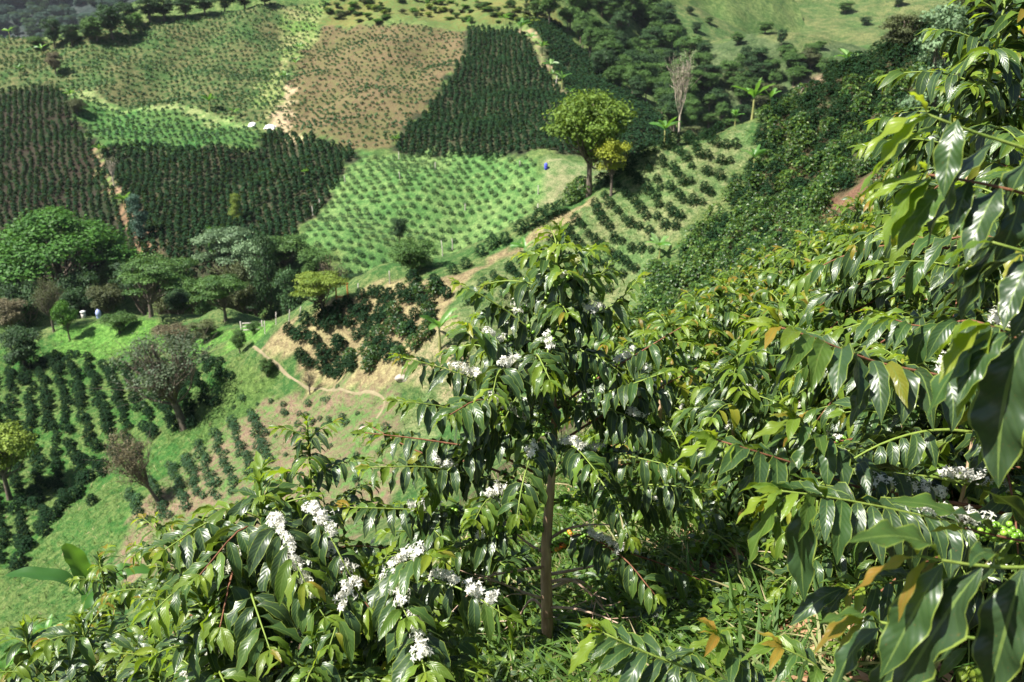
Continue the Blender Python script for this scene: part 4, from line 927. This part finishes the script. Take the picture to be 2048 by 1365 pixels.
# the ravine wood behind the meadow
GR = 'trees of the ravine wood below the dark fields'
top_tree(95, 412, 108, 250, 'umbrella', 'umbrella', 'huge umbrella shaped tree with a broad bright green crown at far left')
for (px, py, Y, w, st, c, lab) in [
 (440,455,106,120,'flat','pale','silvery pale crowned tree under the dark field, left of the twin vine trees'),
 (505,468,103,100,'round','pale','second silvery crown, just right of the palest one in the ravine wood'),
 (565,466,107,120,'round','mid','wide green crown at the top of the ravine wood near the dotted field'),
 (628,492,104,90,'round','mid','round green crown at the corner of the dotted field'),
 (528,480,95,74,'column','dark','dark vine draped column of a tree right behind the meadow'),
 (575,545,93,84,'column','dark','dark vine covered tree between meadow and yellow green tree'),
 (470,525,94,84,'round','olive','olive vine tangled tree behind the lone meadow tree'),
 (350,515,97,120,'flat','mid','flat layered green crown in the middle of the ravine wood'),
 (275,520,95,110,'flat','dark','flat dark crown in the ravine wood behind the left meadow edge'),
 (205,566,92,90,'round','olive','grey green round tree beside the pale post on the meadow'),
 (300,492,104,100,'dense','mid','dense green tree at the foot of the left dark field'),
 (395,545,92,84,'dense','mid','bushy green tree close behind the meadow'),
 (425,446,109,44,'round','bright','small bright green tree poking up left of the silvery crown'),
 (350,575,88,70,'dense','dark','dark shrubby tree at the back edge of the meadow'),
 (420,570,87,64,'dense','mid','bright shrubby tree at the back edge of the meadow'),
 (35,548,98,110,'dense','dark','dark green mass of a tree under the umbrella tree'),
 (0,490,106,130,'dense','dark','dark tree at the left edge below the umbrella crown'),
 (150,520,101,110,'dense','dark','deep shaded tree under the right half of the umbrella crown'),
 (230,505,108,90,'dense','mid','green tree right of the umbrella tree trunk'),
 (90,575,92,60,'sparse','olive','thin pale stemmed tree left of the small light green tree'),
 (665,500,100,64,'bare','brown','greyish almost leafless tree beside the dotted field'),
 (615,560,93,70,'dense','dark','dark tree behind the yellow green tree'),
 (720,550,95,70,'dense','dark','dark bushy tree behind the orange wooden frame'),
 (760,575,92,60,'dense','dark','dark bush at the foot of the dotted field, right of the orange frame'),
 (690,545,97,80,'round','mid','light green tree just above the orange wooden frame'),
 (10,590,88,80,'dense','brown','brownish tree at the left edge above the coffee rows'),
 (830,470,85,0,'','','')]:
    if st: top_tree(px, py, Y, w, st, c, lab)
g2 = rs(5)
for i in range(30):
    px = g2.uniform(-40, 740); py = g2.uniform(480, 575) + abs(px - 350) * .03; Y = 118 - (py - 500) * .28 + g2.uniform(-2, 2)
    top_tree(px, py, Y, g2.uniform(60, 100), ['dense', 'round', 'flat'][i % 3], ['dark', 'mid', 'dark', 'olive'][i % 4], 'tree in the thick middle of the ravine wood behind the meadow', GR)
# knoll trees
foot_tree(TA, 452, 642, 92, 92, 'flat', 'mid', 'lone small tree with a clear thin trunk on the bright meadow')
foot_tree(TA, 303, 634, 108, 120, 'flat', 'mid', 'spreading tree at the back left of the bright meadow')
foot_tree(TA, 140, 682, 78, 44, 'round', 'bright', 'small light green tree at the left end of the meadow')
foot_tree(TA, 108, 664, 112, 56, 'sparse', 'olive', 'taller slim tree with pale leaves at the left end of the meadow')
foot_tree(TA, 646, 632, 92, 104, 'flat', 'lime', 'yellow green flat topped tree left of the orange wooden frame')
foot_tree(TA, 370, 856, 218, 210, 'sparse', 'grey', 'large grey green open tree leaning over the left coffee rows', lean=-.22)
foot_tree(TA, 322, 1012, 165, 96, 'sparse', 'brown', 'small brownish tree with a leaning thin trunk on the pink slope', lean=-.40)
foot_tree(TA, 52, 742, 90, 84, 'dense', 'dark', 'dark round tree above the left coffee rows')
foot_tree(TA, 20, 1000, 150, 120, 'round', 'lime', 'yellow green tree at the left edge among the coffee rows')
foot_tree(TA, 240, 668, 46, 70, 'dense', 'mid', 'bushy shrub on the front edge of the meadow')
foot_tree(TA, 410, 684, 50, 60, 'dense', 'olive', 'olive bush on the dry bank in front of the meadow')
foot_tree(TA, 345, 690, 44, 80, 'dense', 'brown', 'brown dry thicket on the bank below the meadow')
foot_tree(TA, 480, 708, 56, 34, 'dense', 'mid', 'dark green bush beside the wooden gate')
foot_tree(TA, 536, 756, 46, 34, 'dense', 'mid', 'small green bush beside the dirt path')
foot_tree(TA, 508, 668, 30, 30, 'dense', 'mid', 'small bush right beside the wooden gate')
foot_tree(TA, 826, 552, 84, 104, 'dense', 'mid', 'round green tree on the crest above the block of coffee bushes')
foot_tree(TB, 800, 495, 66, 42, 'round', 'dark', 'small dark tree standing alone in the dotted field')
foot_tree(TA, 620, 790, 60, 46, 'bare', 'olive', 'tiny thin sapling below the dirt path')
# tall tree on the crest, its yellow lower crown, and others
q = TA.hit(1178, 392); tree(q[0], q[1], q[2] - .1, 226 * np.linalg.norm(q) / FPX, 192 * np.linalg.norm(q) / FPX, 'big', 'leafy', rs(3), 'tall leafy green tree standing alone on the crest of the spur')
foot_tree(TA, 1222, 392, 122, 84, 'round', 'yellow', 'small yellow leaved tree on the crest beside the tall tree', trunkmat=None)
q = TA.hit(1356, 290); tree(q[0], q[1], q[2], 185 * np.linalg.norm(q) / FPX, 78 * np.linalg.norm(q) / FPX, 'bare', 'olive', rs(4), 'tall pale trunked almost leafless tree on the crest of the spur', trunkmat=M_ptrunk)
foot_tree(TA, 1862, 250, 190, 120, 'column', 'pale', 'pale olive leaved tree on the right hillside above the coffee grove')
foot_tree(TA, 1800, 110, 80, 90, 'dense', 'olive', 'olive bushy tree at the top of the right hillside')
foot_tree(TA, 1960, 60, 100, 120, 'dense', 'olive', 'olive thicket tree on the skyline at upper right')
# trees in and above the field hill
foot_tree(TB, 475, 446, 54, 30, 'column', 'lime', 'small pale yellow tree standing in the lower dark field')
foot_tree(TB, 280, 482, 82, 46, 'column', 'blue', 'blue green slim tree at the boundary of the two dark fields')
foot_tree(TB, 228, 372, 56, 30, 'bare', 'olive', 'thin bare tree on the boundary of the left dark field', trunkmat=M_ptrunk)
foot_tree(TB, 155, 232, 32, 36, 'dense', 'olive', 'small olive bush at the left tip of the green strip field')
foot_tree(TB, 112, 150, 40, 30, 'dense', 'brown', 'brown bushy tree at the left of the upper field')
k = 0
for (px, py, h, w, c) in [(110,98,56,36,'dark'),(145,92,40,44,'dark'),(72,98,22,36,'mid'),(195,84,48,50,'mid'),(225,80,60,56,'dark'),(262,74,40,30,'mid'),(275,62,32,26,'bright'),(255,52,44,40,'dark'),(300,44,46,50,'dark'),(330,42,40,44,'dark'),(372,36,40,50,'dark'),(410,30,38,48,'dark'),(450,24,34,44,'dark'),(490,18,30,44,'dark'),(530,12,30,40,'dark'),(180,84,30,30,'dark')]:
    foot_tree(TB, px, py, h, w, 'dense', c, 'tree in the line along the upper left field top', 'trees lining the upper left ridge')
g3 = rs(6)
for i in range(130):
    px = g3.uniform(655, 1100); py = g3.uniform(-10, 50)
    foot_tree(TB, px, py, g3.uniform(6, 15), g3.uniform(9, 24), 'dense', ['mid', 'bright', 'olive', 'lime', 'mid'][i % 5], 'shrub in the dry scrub above the brown field', 'shrubs in the dry scrub above the fields', cat='shrub', name='shrub')
foot_tree(TB, 1098, 52, 66, 60, 'round', 'mid', 'round tree at the very top of the triangular dark field')
foot_tree(TB, 1075, 40, 40, 40, 'dense', 'mid', 'bushy tree left of the round tree above the triangular field')
# ravine wood behind the flank and scattered pasture trees
g4 = rs(8); n = 0
RP = [(1115,-20),(1290,-20),(1340,60),(1350,100),(1480,100),(1660,110),(1660,150),(1560,170),(1500,215),(1450,250),(1345,270),(1290,215),(1260,190),(1190,118),(1130,50)]
def inpx(x, y): return bool(inside(np.array(RP, float), np.array([x]), np.array([y]))[0])
tries = 0
while n < 150 and tries < 1500:
    tries += 1; px = g4.uniform(1110, 1670); py = g4.uniform(-15, 265)
    if not inpx(px, py): continue
    right = px > 1380
    q = TC.hit1(px, py + 25); q1 = TB.hit1(px, py + 25)
    if q is None and q1 is None: continue
    TT = TB if q is None or (q1 is not None and q1[1] < q[1]) else TC
    foot_tree(TT, px, py + 25, g4.uniform(34, 62) * (.8 if right else 1), g4.uniform(36, 64) * (.8 if right else 1), ['dense', 'round'][n % 2], g4.choice(['dark', 'mid', 'mid', 'mid'] if not right else ['mid', 'dark', 'mid', 'olive']),
        'tree in the dark ravine wood behind the triangular coffee field' if not right else 'tree in the woodland strip along the foot of the pasture', 'trees of the dark ravine wood' if not right else 'trees along the foot of the pasture'); n += 1
for i, (px, py, h, w) in enumerate([(1392,68,24,26),(1418,50,16,20),(1475,50,14,18),(1530,68,24,38),(1572,25,28,36),(1690,28,22,36),(1730,52,18,24),(1800,60,22,30),(1400,105,26,50),(1475,92,26,30),(1562,95,34,22),(1796,15,26,30),(1380,30,16,20),(1640,100,18,30),(1355,68,26,20),(1620,118,22,34),(1600,140,26,34),(1570,120,26,34),(1520,130,30,40)]):
    foot_tree(TC, px, py, h, w, 'dense', ['dark', 'mid'][i % 2], 'dark bush dotted on the open green pasture hill', 'bushes scattered on the pasture hill', cat='bush', name='bush')
g5 = rs(9)
for i in range(110):
    px = g5.uniform(-20, 245); py = g5.uniform(-10, 80)
    q = TD.hit(px, py)
    if q is None: continue
    d = np.linalg.norm(q) / FPX; tree(q[0], q[1], q[2] - 2, g5.uniform(14, 26) * d, g5.uniform(18, 34) * d, 'dense', 'blue' if i % 3 else 'dark', g, 'tree on the distant bluish mountain at upper left', 'trees on the distant mountain')

# ------------------------------------------------------------------ banana plants
BP = (np.array([0, .06, .2, .5, .8, .93, 1]), np.array([.12, .55, .9, 1, .85, .5, .05]))
def banana_proto(seed, h=3.2, nl=7, upright=1.25):
    g = rs(seed); st = MB(); hs = h * .5
    zz = np.linspace(-.1, hs, 6); tube(st, np.stack([.04 * np.sin(zz * 2), 0 * zz, zz], -1), np.linspace(.13, .06, 6), 7)
    ls = []
    for i in range(nl):
        a = i * 2.4 + g.normal(0, .3); e = upright - i * .08 + g.normal(0, .12); mb = MB(); L = h * g.uniform(.48, .62)
        p0 = np.array([.04 * math.sin(hs * 2), 0, hs - .1 + .02 * i]); d = np.array([math.cos(a) * math.cos(e), math.sin(a) * math.cos(e), math.sin(e)])
        p1 = p0 + d * .25; tube(mb, [p0, p1], [.03, .018], 4, (.5, .6, 0))
        leaves(mb, p1, d, L, L * .27, g.uniform(.5, 1.1), (g.uniform(.2, .8), g.uniform(.4, .9), 0), ns=12, nt=5, wave=.08, fold=.3, roll=.5, prof=BP, rng=g); ls.append(mb.mesh('leaf', M_ban))
    return st.mesh('stem', M_bstem), ls
BPR = [banana_proto(600 + i) for i in range(4)]
def banana(T, px, py, hpx, label, group=None, i=0, sc=1.0, q=None):
    if q is None: q = T.hit(px, py)
    if q is None: q = T.hit(px, py + 10)
    if q is None: return
    s = hpx * np.linalg.norm(q) / FPX / 3.2 * .92
    r = empty('banana_plant', q, g.uniform(0, 6.28), s); st, ls = BPR[i % 4]; part('stem', st, r)
    for m_ in ls: part('leaf', m_, r)
    return tag(r, label, 'banana plant', group)
banana(TA, 1328, 292, 62, 'banana plant on the crest left of the pale trunked tree', i=0)
banana(TA, 1504, 225, 84, 'tallest banana plant on the crest right of the pale trunked tree', i=1)
banana(TA, 1538, 222, 50, 'shorter banana plant right of the tallest one on the crest', i=2)
banana(TA, 1690, 150, 56, 'banana plant poking out of the top of the dense hillside grove', i=3)
banana(TA, 1506, 345, 56, 'single banana plant inside the left side of the dense hillside grove', i=0)
banana(TA, 1318, 520, 56, 'small banana plant with a pinkish leaf at the foot of the curving rows', i=1)
banana(TA, 880, 702, 92, 'banana plant with a dry brown stem below the block of coffee bushes', i=2)
banana(TA, 1050, 530, 62, 'grey green banana plant behind the top of the flowering tree', i=3)
banana(TA, 940, 690, 50, 'small banana plant right of the one with the dry stem', i=0)
banana(TA, 1470, 240, 36, 'little banana plant at the top end of the grassy spur', i=2)
for i, (px, py, h) in enumerate([(1042,78,42),(1062,90,26),(1084,112,32),(1100,148,34),(1106,165,26),(1124,178,38),(1140,198,24),(1010,52,26),(935,58,22)]):
    banana(TB, px, py, h, 'banana plant in the row climbing the edge of the triangular dark field', 'banana plants along the triangular field', i)
for i, (px, py, h, lab) in enumerate([(420,222,34,'banana plant at the track between the upper and green fields'),(600,110,26,'upper banana plant on the boundary of the brown field'),(592,140,24,'middle banana plant on the boundary of the brown field'),(572,168,28,'lower banana plant on the boundary of the brown field'),(200,315,26,'bright banana plant on the edge of the left dark field'),(250,420,34,'banana plant above the blue green slim tree'),(142,205,26,'banana plant at the left tip of the green strip field'),(85,112,24,'banana plant at the left end of the upper field'),(40,152,22,'banana plant at the upper left edge above the dark field'),(790,292,24,'banana plant at the lower left corner of the triangular field'),(470,238,22,'banana plant by the white sheets'),(20,78,22,'banana plant on the skyline at far left'),(640,14,26,'banana plant at the top of the brown field'),(610,355,18,'bright little plant in the lower dark field')]):
    banana(TB, px, py, h, lab, None, i)
# near banana leaves lower left
q = P(178, 1196, 5.2); r = empty('banana_plant', q, 0, 1); tag(r, 'banana plant with one tall torn bright green leaf at lower left', 'banana plant')
mb = MB(); tube(mb, [(0, 0, -2), (0, 0, -.5), (.02, 0, 0)], [.10, .08, .05], 8); part('stem', mb.mesh('stem', M_bstem), r)
for (d, L, w, dr, c, rl) in [((.02, -.12, 1), .50, .30, .35, .15, 3), ((-.5, -.1, .85), .50, .26, 1.0, .05, 5), ((.5, .2, .8), .42, .3, 1.4, .3, 6), ((-.3, .5, .6), .4, .3, 1.2, .1, 7), ((.3, -.5, .6), .36, .3, 1.5, .1, 8)]:
    mb = MB(); d = np.array(d); tube(mb, [(0, 0, -.05), d * .12], [.02, .012], 5, (.5, .6, 0)); leaves(mb, d * .12, d, L, L * w, dr, (c, .6, 0), ns=18, nt=7, wave=.07, fold=.22, roll=.10, prof=BP, sweep=.06, rng=rs(12 + rl)); part('leaf', mb.mesh('leaf', M_ban), r)
for i, (px, py, Y, h) in enumerate([(75,1290,9,.5),(20,1335,7.5,.45),(100,1245,9.5,.4)]):
    q = P(px, py + 60, Y); q[2] = q[2]; r = banana(None, 0, 0, h * FPX / Y, ['broad leaved banana plant half hidden at the lower left edge', 'banana plant in the bottom left corner', 'small banana plant just left of the tall torn leaf'][i], None, i + 1, q=q)

# ------------------------------------------------------------------ small built things
def crumple(name, T, px, py, w, h, mat, label, cat):
    q = T.hit(px, py); gg = rs(int(px)); n = 12; mb = MB(); u, v = np.meshgrid(np.linspace(-.5, .5, n), np.linspace(-.5, .5, n))
    X = u * w + gg.normal(0, .04, u.shape); Y = v * h * 1.3 + gg.normal(0, .04, u.shape); Z = TB.z(q[0] + X, q[1] + Y) - q[2] + .12 + h * .28 * (1 - (2 * u) ** 4) * (1 - (2 * v) ** 4) + gg.normal(0, .07, u.shape)
    i = (np.arange(n - 1)[:, None] * n + np.arange(n - 1)[None]).reshape(-1); mb.add(np.stack([X, Y, Z], -1).reshape(-1, 3), np.stack([i, i + 1, i + n + 1, i + n], -1))
    o = mb.build(name, mat); o.location = q; tag(o, label, cat)
crumple('tarpaulin', TB, 504, 252, 1.2, 1.0, M_white, 'smaller white sheet lying at the junction of the fields', 'tarpaulin')
crumple('tarpaulin', TB, 540, 257, 1.8, 1.2, M_white, 'larger white sheet right of the smaller one at the field junction', 'tarpaulin')
# blue barrel in the dotted field
q = TB.hit(1092, 340); r = empty('water_barrel', q); tag(r, 'blue plastic barrel at the corner of the dotted field', 'barrel')
mb = MB(); zz = np.array([0, .05, .3, .33, .36, .65, .68, .71, .95, 1.0]) * .75; rr = np.array([.40, .42, .42, .45, .42, .42, .45, .42, .42, .38]) * .6; tube(mb, np.stack([0 * zz, 0 * zz, zz], -1), rr, 16); part('barrel_body', mb.mesh('barrel_body', M_blue), r)
mb = MB(); tube(mb, [(0, 0, .75), (0, 0, .80)], [.23, .23], 16); part('lid', mb.mesh('lid', M_blue), r)
# post box like pillar and pale blue drum on the meadow
q = TA.hit(168, 634); r = empty('concrete_pillar', q); tag(r, 'short pale square pillar with a white cap on the meadow', 'pillar')
mb = MB(); box(mb, (-.17, -.17, -.1), (.17, .17, .70)); part('shaft', mb.mesh('shaft', M_block, False), r)
mb = MB(); box(mb, (-.23, -.23, .705), (.23, .23, .80)); part('cap', mb.mesh('cap', M_white, False), r)
q = TA.hit(198, 630); r = empty('drum', q); tag(r, 'pale blue drum standing right of the pale pillar', 'drum')
mb = MB(); zz = np.array([-.05, 0, .3, .33, .6, .63, .8]); tube(mb, np.stack([0 * zz, 0 * zz, zz], -1), [.24, .25, .25, .27, .27, .25, .22], 14); part('drum_body', mb.mesh('drum_body', M_blueg), r)
mb = MB(); tube(mb, [(0, 0, .8), (0, 0, .92)], [.12, .10], 12); part('neck', mb.mesh('neck', M_blueg), r)
# orange wooden frame on the crest
q = TA.hit(685, 604); r = empty('wooden_frame', q); tag(r, 'orange painted open wooden frame with a pale sill on the crest', 'frame')
for sx in (-.42, .42):
    mb = MB(); box(mb, (sx - .05, -.05, -.2), (sx + .05, .05, 1.25)); part('post', mb.mesh('post', M_owood, False), r)
mb = MB(); box(mb, (-.52, -.056, 1.252), (.52, .056, 1.36)); part('lintel', mb.mesh('lintel', M_owood, False), r)
mb = MB(); box(mb, (-.365, -.04, .25), (.365, .04, .33)); part('rail', mb.mesh('rail', M_owood, False), r)
# gate near the meadow and fence posts
q = TA.hit(505, 668); r = empty('gate', q, .15); tag(r, 'small weathered wooden gate at the right end of the meadow', 'gate')
for sx in (-.9, .9):
    mb = MB(); tube(mb, [(sx, 0, -.2), (sx, 0, 1.15)], [.06, .055], 7); part('post', mb.mesh('post', M_wood), r)
for k_ in range(3):
    mb = MB(); box(mb, (-.84, -.02, .3 + .3 * k_), (.84, .02, .40 + .3 * k_)); part('rail', mb.mesh('rail', M_wood, False), r)
for i, (px, py) in enumerate([(552,650),(578,646),(530,668),(600,640),(716,594),(780,570)]):
    q = TA.hit(px, py); 
    if q is None: continue
    mb = MB(); tube(mb, [(0, 0, -.2), (.02, 0, .5), (.03, .02, 1.0)], [.045, .04, .035], 6); o = mb.build('fence_post', M_wood); o.location = q; o.rotation_euler = (g.normal(0, .08), g.normal(0, .08), 0); tag(o, 'thin wooden fence post along the path beside the meadow', 'fence post', 'fence posts by the path')
for i, (px, py, h) in enumerate([(885,515,34),(905,500,22),(1075,440,30),(640,415,16),(626,432,18),(700,300,14),(1076,392,18),(1040,335,12),(870,340,14),(800,360,14),(798,320,14),(1110,175,22),(690,365,12),(930,420,12)]):
    q = TB.hit(px, py)
    if q is None: continue
    L = h * np.linalg.norm(q) / FPX; mb = MB(); tube(mb, [(0, 0, -.2), (.03 * L, 0, L * .5), (.0, 0, L)], [.09, .08, .05], 6); o = mb.build('bare_pole', M_wood); o.location = q; o.rotation_euler = (g.normal(0, .06), g.normal(0, .06), 0)
    tag(o, 'bleached bare pole standing among the young coffee plants', 'pole', 'bleached poles in the fields')
def rock(T, px, py, s, label, q=None, fl=.7):
    gg = rs(int(px + py)); V, F = ico(3); nn = sum(gg.uniform(.03, .10) * np.sin(V @ gg.normal(0, 2.6, 3) + gg.uniform(0, 6))[:, None] for _ in range(6)); mb = MB(); mb.add(V * (1 + nn) * [s, s * .8, s * fl], None, F)
    o = mb.build('rock', M_rock); q = T.hit(px, py) if q is None else q; o.location = q; tag(o, label, 'rock')
rock(TA, 805, 760, .42, 'pale boulder at the foot of the tan slope')
rock(TA, 728, 862, .30, 'small stone on the pink slope beside the track')
rock(TA, 1110, 1278, .045, 'pale angular stone standing right behind the base of the bare trunk', q=np.array([P(1112, 1285, 2.85)[0], 2.85, gz(P(1112, 1285, 2.85)[0], 2.85) + .05]), fl=1.1)
# dirt path ribbon
def ribbon(name, T, pix, w, mat, label, lift=.05):
    pts = np.array([T.hit(*p)[:2] for p in pix if T.hit(*p) is not None]); pth = smooth_path(np.c_[pts, np.zeros(len(pts))], 90); d = np.gradient(pth, axis=0); d /= np.linalg.norm(d, axis=1)[:, None] + 1e-9
    nrm = np.stack([-d[:, 1], d[:, 0]], -1); m = 7; t = np.linspace(-1, 1, m); ww = w * (1 + .25 * np.sin(np.arange(90) * .37)[:, None])
    X = pth[:, None, 0] + nrm[:, None, 0] * t * ww; Y = pth[:, None, 1] + nrm[:, None, 1] * t * ww; Z = T.z(X, Y) + lift * (1 - (t ** 4)[None]) - .01
    mb = MB(); i = (np.arange(89)[:, None] * m + np.arange(m - 1)[None]).reshape(-1); mb.add(np.stack([X, Y, Z], -1).reshape(-1, 3), np.stack([i, i + 1, i + m + 1, i + m], -1)); tag(mb.build(name, mat), label, None, None, 'structure')
M_path = plain('dry_path_earth', (.17, .14, .08), (.24, .205, .12), 1.5, .95, .4, .05)
ribbon('dirt_path', TA, [(505,696),(530,712),(560,738),(600,768),(640,778),(690,782),(735,785),(765,797),(768,815),(752,840)], .09, M_path, 'narrow dry earth path winding down the spur')


# ------------------------------------------------------------------ grass and weeds
def blades(name, xy, T, hh, col, label, mat, seed, per=5, wd=.05, nsb=3):
    gg = rs(seed); N = len(xy); base = np.c_[xy, T.z(xy[:, 0], xy[:, 1]) - .01]; base = np.repeat(base, per, axis=0) + np.c_[gg.normal(0, hh * .25, (N * per, 2)), np.zeros(N * per)]
    a = gg.uniform(0, 6.28, N * per); e = gg.uniform(.7, 1.4, N * per); D = np.stack([np.cos(a) * np.cos(e), np.sin(a) * np.cos(e), np.sin(e)], -1)
    h = np.repeat(gg.uniform(.5, 1.3, N), per) * gg.uniform(.6, 1.2, N * per) * hh; mb = MB()
    C = np.stack([np.clip(np.repeat(gg.normal(.45, .28, N), per), 0, 1), gg.uniform(.3, .9, N * per), np.zeros(N * per)], -1)
    leaves(mb, base, D, h, h * wd, gg.uniform(.3, 1.4, N * per), C, ns=nsb, nt=2, wave=0, fold=0, rng=gg, prof=(np.array([0, .4, 1]), np.array([.8, 1, .05])))
    tag(mb.build(name, mat), label, 'grass', None, 'stuff')
M_grass = leaf_mat('grass_blades', [(0, (.035, .085, .014)), (.6, (.085, .16, .03)), (.85, (.28, .25, .12)), (1, (.42, .35, .20))], rough=.6, trans=.35, tcol=(.3, .45, .05), detail=False, spec=.3)
M_grassf = leaf_mat('far_grass_blades', [(0, (.035, .09, .02)), (.55, (.09, .17, .045)), (.85, (.20, .22, .09)), (1, (.32, .28, .15))], rough=.8, trans=.3, tcol=(.25, .4, .06), detail=False, spec=.1)
gg = rs(31)
n_ = 11000; xy = np.c_[gg.uniform(-1.2, 3.4, n_), gg.uniform(1.5, 6.0, n_)]; nn = SN(41, .9)(xy[:, 0], xy[:, 1]); xy = xy[nn > -1.0]
blades('grass', xy, TA, .17, None, 'rough sunlit grass under the coffee trees in the foreground', M_grass, 32, 5, .055, 4)
# broad weeds near
n_ = 6500; xy = np.c_[gg.uniform(-.8, 2.6, n_), gg.uniform(1.8, 4.5, n_)]; nn = SN(43, .7)(xy[:, 0], xy[:, 1]); xy = xy[nn > -.5]; N = len(xy); base = np.c_[xy, TA.z(xy[:, 0], xy[:, 1])]; per = 6; base = np.repeat(base, per, 0) + np.c_[gg.normal(0, .02, (N * per, 2)), gg.uniform(.0, .09, N * per)]
a = gg.uniform(0, 6.28, N * per); e = gg.uniform(0, .8, N * per); mb = MB(); leaves(mb, base, np.stack([np.cos(a) * np.cos(e), np.sin(a) * np.cos(e), np.sin(e)], -1), gg.uniform(.03, .065, N * per), .024, .7, np.stack([gg.uniform(.3, .7, N * per), gg.uniform(.3, .9, N * per), np.zeros(N * per)], -1), ns=3, nt=3, wave=0, rng=gg)
tag(mb.build('weeds', M_leaf), 'low broad leaved weeds covering the ground under the trees', 'weeds', None, 'stuff')
# fallen dry leaves
n_ = 3200; xy = np.c_[gg.uniform(-1, 3, n_), gg.uniform(1.8, 5, n_)]; base = np.c_[xy, TA.z(xy[:, 0], xy[:, 1]) + .012]; mb = MB(); cards(mb, base, gg.normal(0, .35, (n_, 3)) + [0, 0, 1], gg.uniform(.04, .10, n_), np.stack([gg.uniform(0, 1, n_), gg.uniform(.3, .9, n_), np.zeros(n_)], -1), gg, .42)
M_lit = leaf_mat('dead_leaf', [(0, (.16, .08, .04)), (1, (.42, .26, .15))], rough=.8, trans=.1, tcol=(.4, .25, .1), detail=False, spec=.2)
tag(mb.build('leaf_litter', M_lit, smooth=False), 'dry brown fallen leaves on the soil under the trees', 'leaf litter', None, 'stuff')
# rough grass tufts on the spur, meadow and lower slopes
def tufts(T, polypx, sp, hh, seed, label, wd=.16, per=4, keep=1):
    gg = rs(seed); q = plan_scatter(T.poly(polypx), sp, sp, .35, gg); q = q[gg.rand(len(q)) < keep]
    if len(q): blades('grass', q, T, hh, None, label, M_grassf, seed, per, wd, 2)
tufts(TA, [(1000,520),(1190,400),(1480,256),(1520,300),(1420,420),(1330,500),(1260,620),(1100,640),(900,800),(860,900),(800,860),(860,720),(930,600)], .36, .26, 51, 'rough pale grass between the curving rows of the spur')
tufts(TA, [(-60,700),(130,670),(300,700),(430,700),(560,760),(480,830),(330,1060),(230,1200),(0,1365),(-60,1365)], .40, .30, 52, 'lush grass on the left valley slope')
tufts(TA, [(520,700),(560,655),(640,618),(720,590),(880,562),(1180,402),(1185,415),(985,528),(915,580),(840,740),(790,780),(700,765),(600,740)], .5, .16, 55, 'dry grass tufts on the tan bank of the spur', keep=.55)
tufts(TA, [(110,655),(250,628),(540,628),(560,650),(500,690),(300,690),(180,715)], .40, .22, 53, 'short bright grass of the meadow')
tufts(TA, [(420,840),(540,790),(790,790),(800,900),(780,1020),(640,1120),(300,1160),(290,1000),(380,900)], .42, .22, 54, 'thin grass tufts on the pink soil slope', keep=.6)

# ------------------------------------------------------------------ labels that tell the members of short lines apart
bpy.context.view_layer.update()
def relabel(group, fmt, key=None):
    L_ = [o for o in bpy.data.objects if o.get('group') == group and o.parent is None]
    L_.sort(key=key or (lambda o: topix(o.location)[0]))
    if len(L_) <= 30:
        for i, o in enumerate(L_): o['label'] = fmt % ORD[i]
relabel('coffee trees massed in the thicket on the right', '%s coffee tree from the left in the massed thicket on the right')
relabel('trees of the ravine wood below the dark fields', '%s crown from the left in the thick middle of the ravine wood behind the meadow')
relabel('trees lining the upper left ridge', '%s tree from the left in the line along the upper left ridge')
relabel('banana plants along the triangular field', '%s banana plant from the left climbing the edge of the triangular dark field')
relabel('bushes scattered on the pasture hill', '%s dark bush from the left dotted on the open green pasture hill')
relabel('bleached poles in the fields', '%s bleached bare pole from the left among the young coffee plants')
relabel('fence posts by the path', '%s thin wooden fence post from the left along the path beside the meadow')
relabel('bushes along the crest of the spur', '%s dark bush from the left in the uneven hedge along the crest')
relabel('stray coffee bushes on the bright grass', '%s stray coffee bush from the left on bright grass beside the lower left rows')
relabel('coffee bushes in the block on the tan slope', '%s dark round coffee bush from the left in the block on the tan slope')
relabel('seedlings on the bare slope', '%s tiny coffee seedling from the left on the pink slope below the path')
relabel('small coffee plants at the foot of the spur', '%s small coffee plant from the left on the grassy foot of the spur')

# ------------------------------------------------------------------ thin air between the hills
m, n, out = mat_new('haze_air'); pv = N_(n, 'ShaderNodeVolumePrincipled'); pv.inputs['Color'].default_value = (.80, .86, 1, 1); pv.inputs['Density'].default_value = .00007; pv.inputs['Anisotropy'].default_value = .2
n.links.new(pv.outputs[0], out.inputs['Volume'])
zlo = min(float(t.Z.min()) for t in (TA, TB, TC, TD)) - 1; zhi = max(float(t.Z.max()) for t in (TA, TB, TC, TD)) + 30
mb = MB(); box(mb, (-830, -30, zlo), (830, 1230, zhi)); tag(mb.build('haze', m, smooth=False), 'faint bluish air over the far hills', 'haze', None, 'stuff')
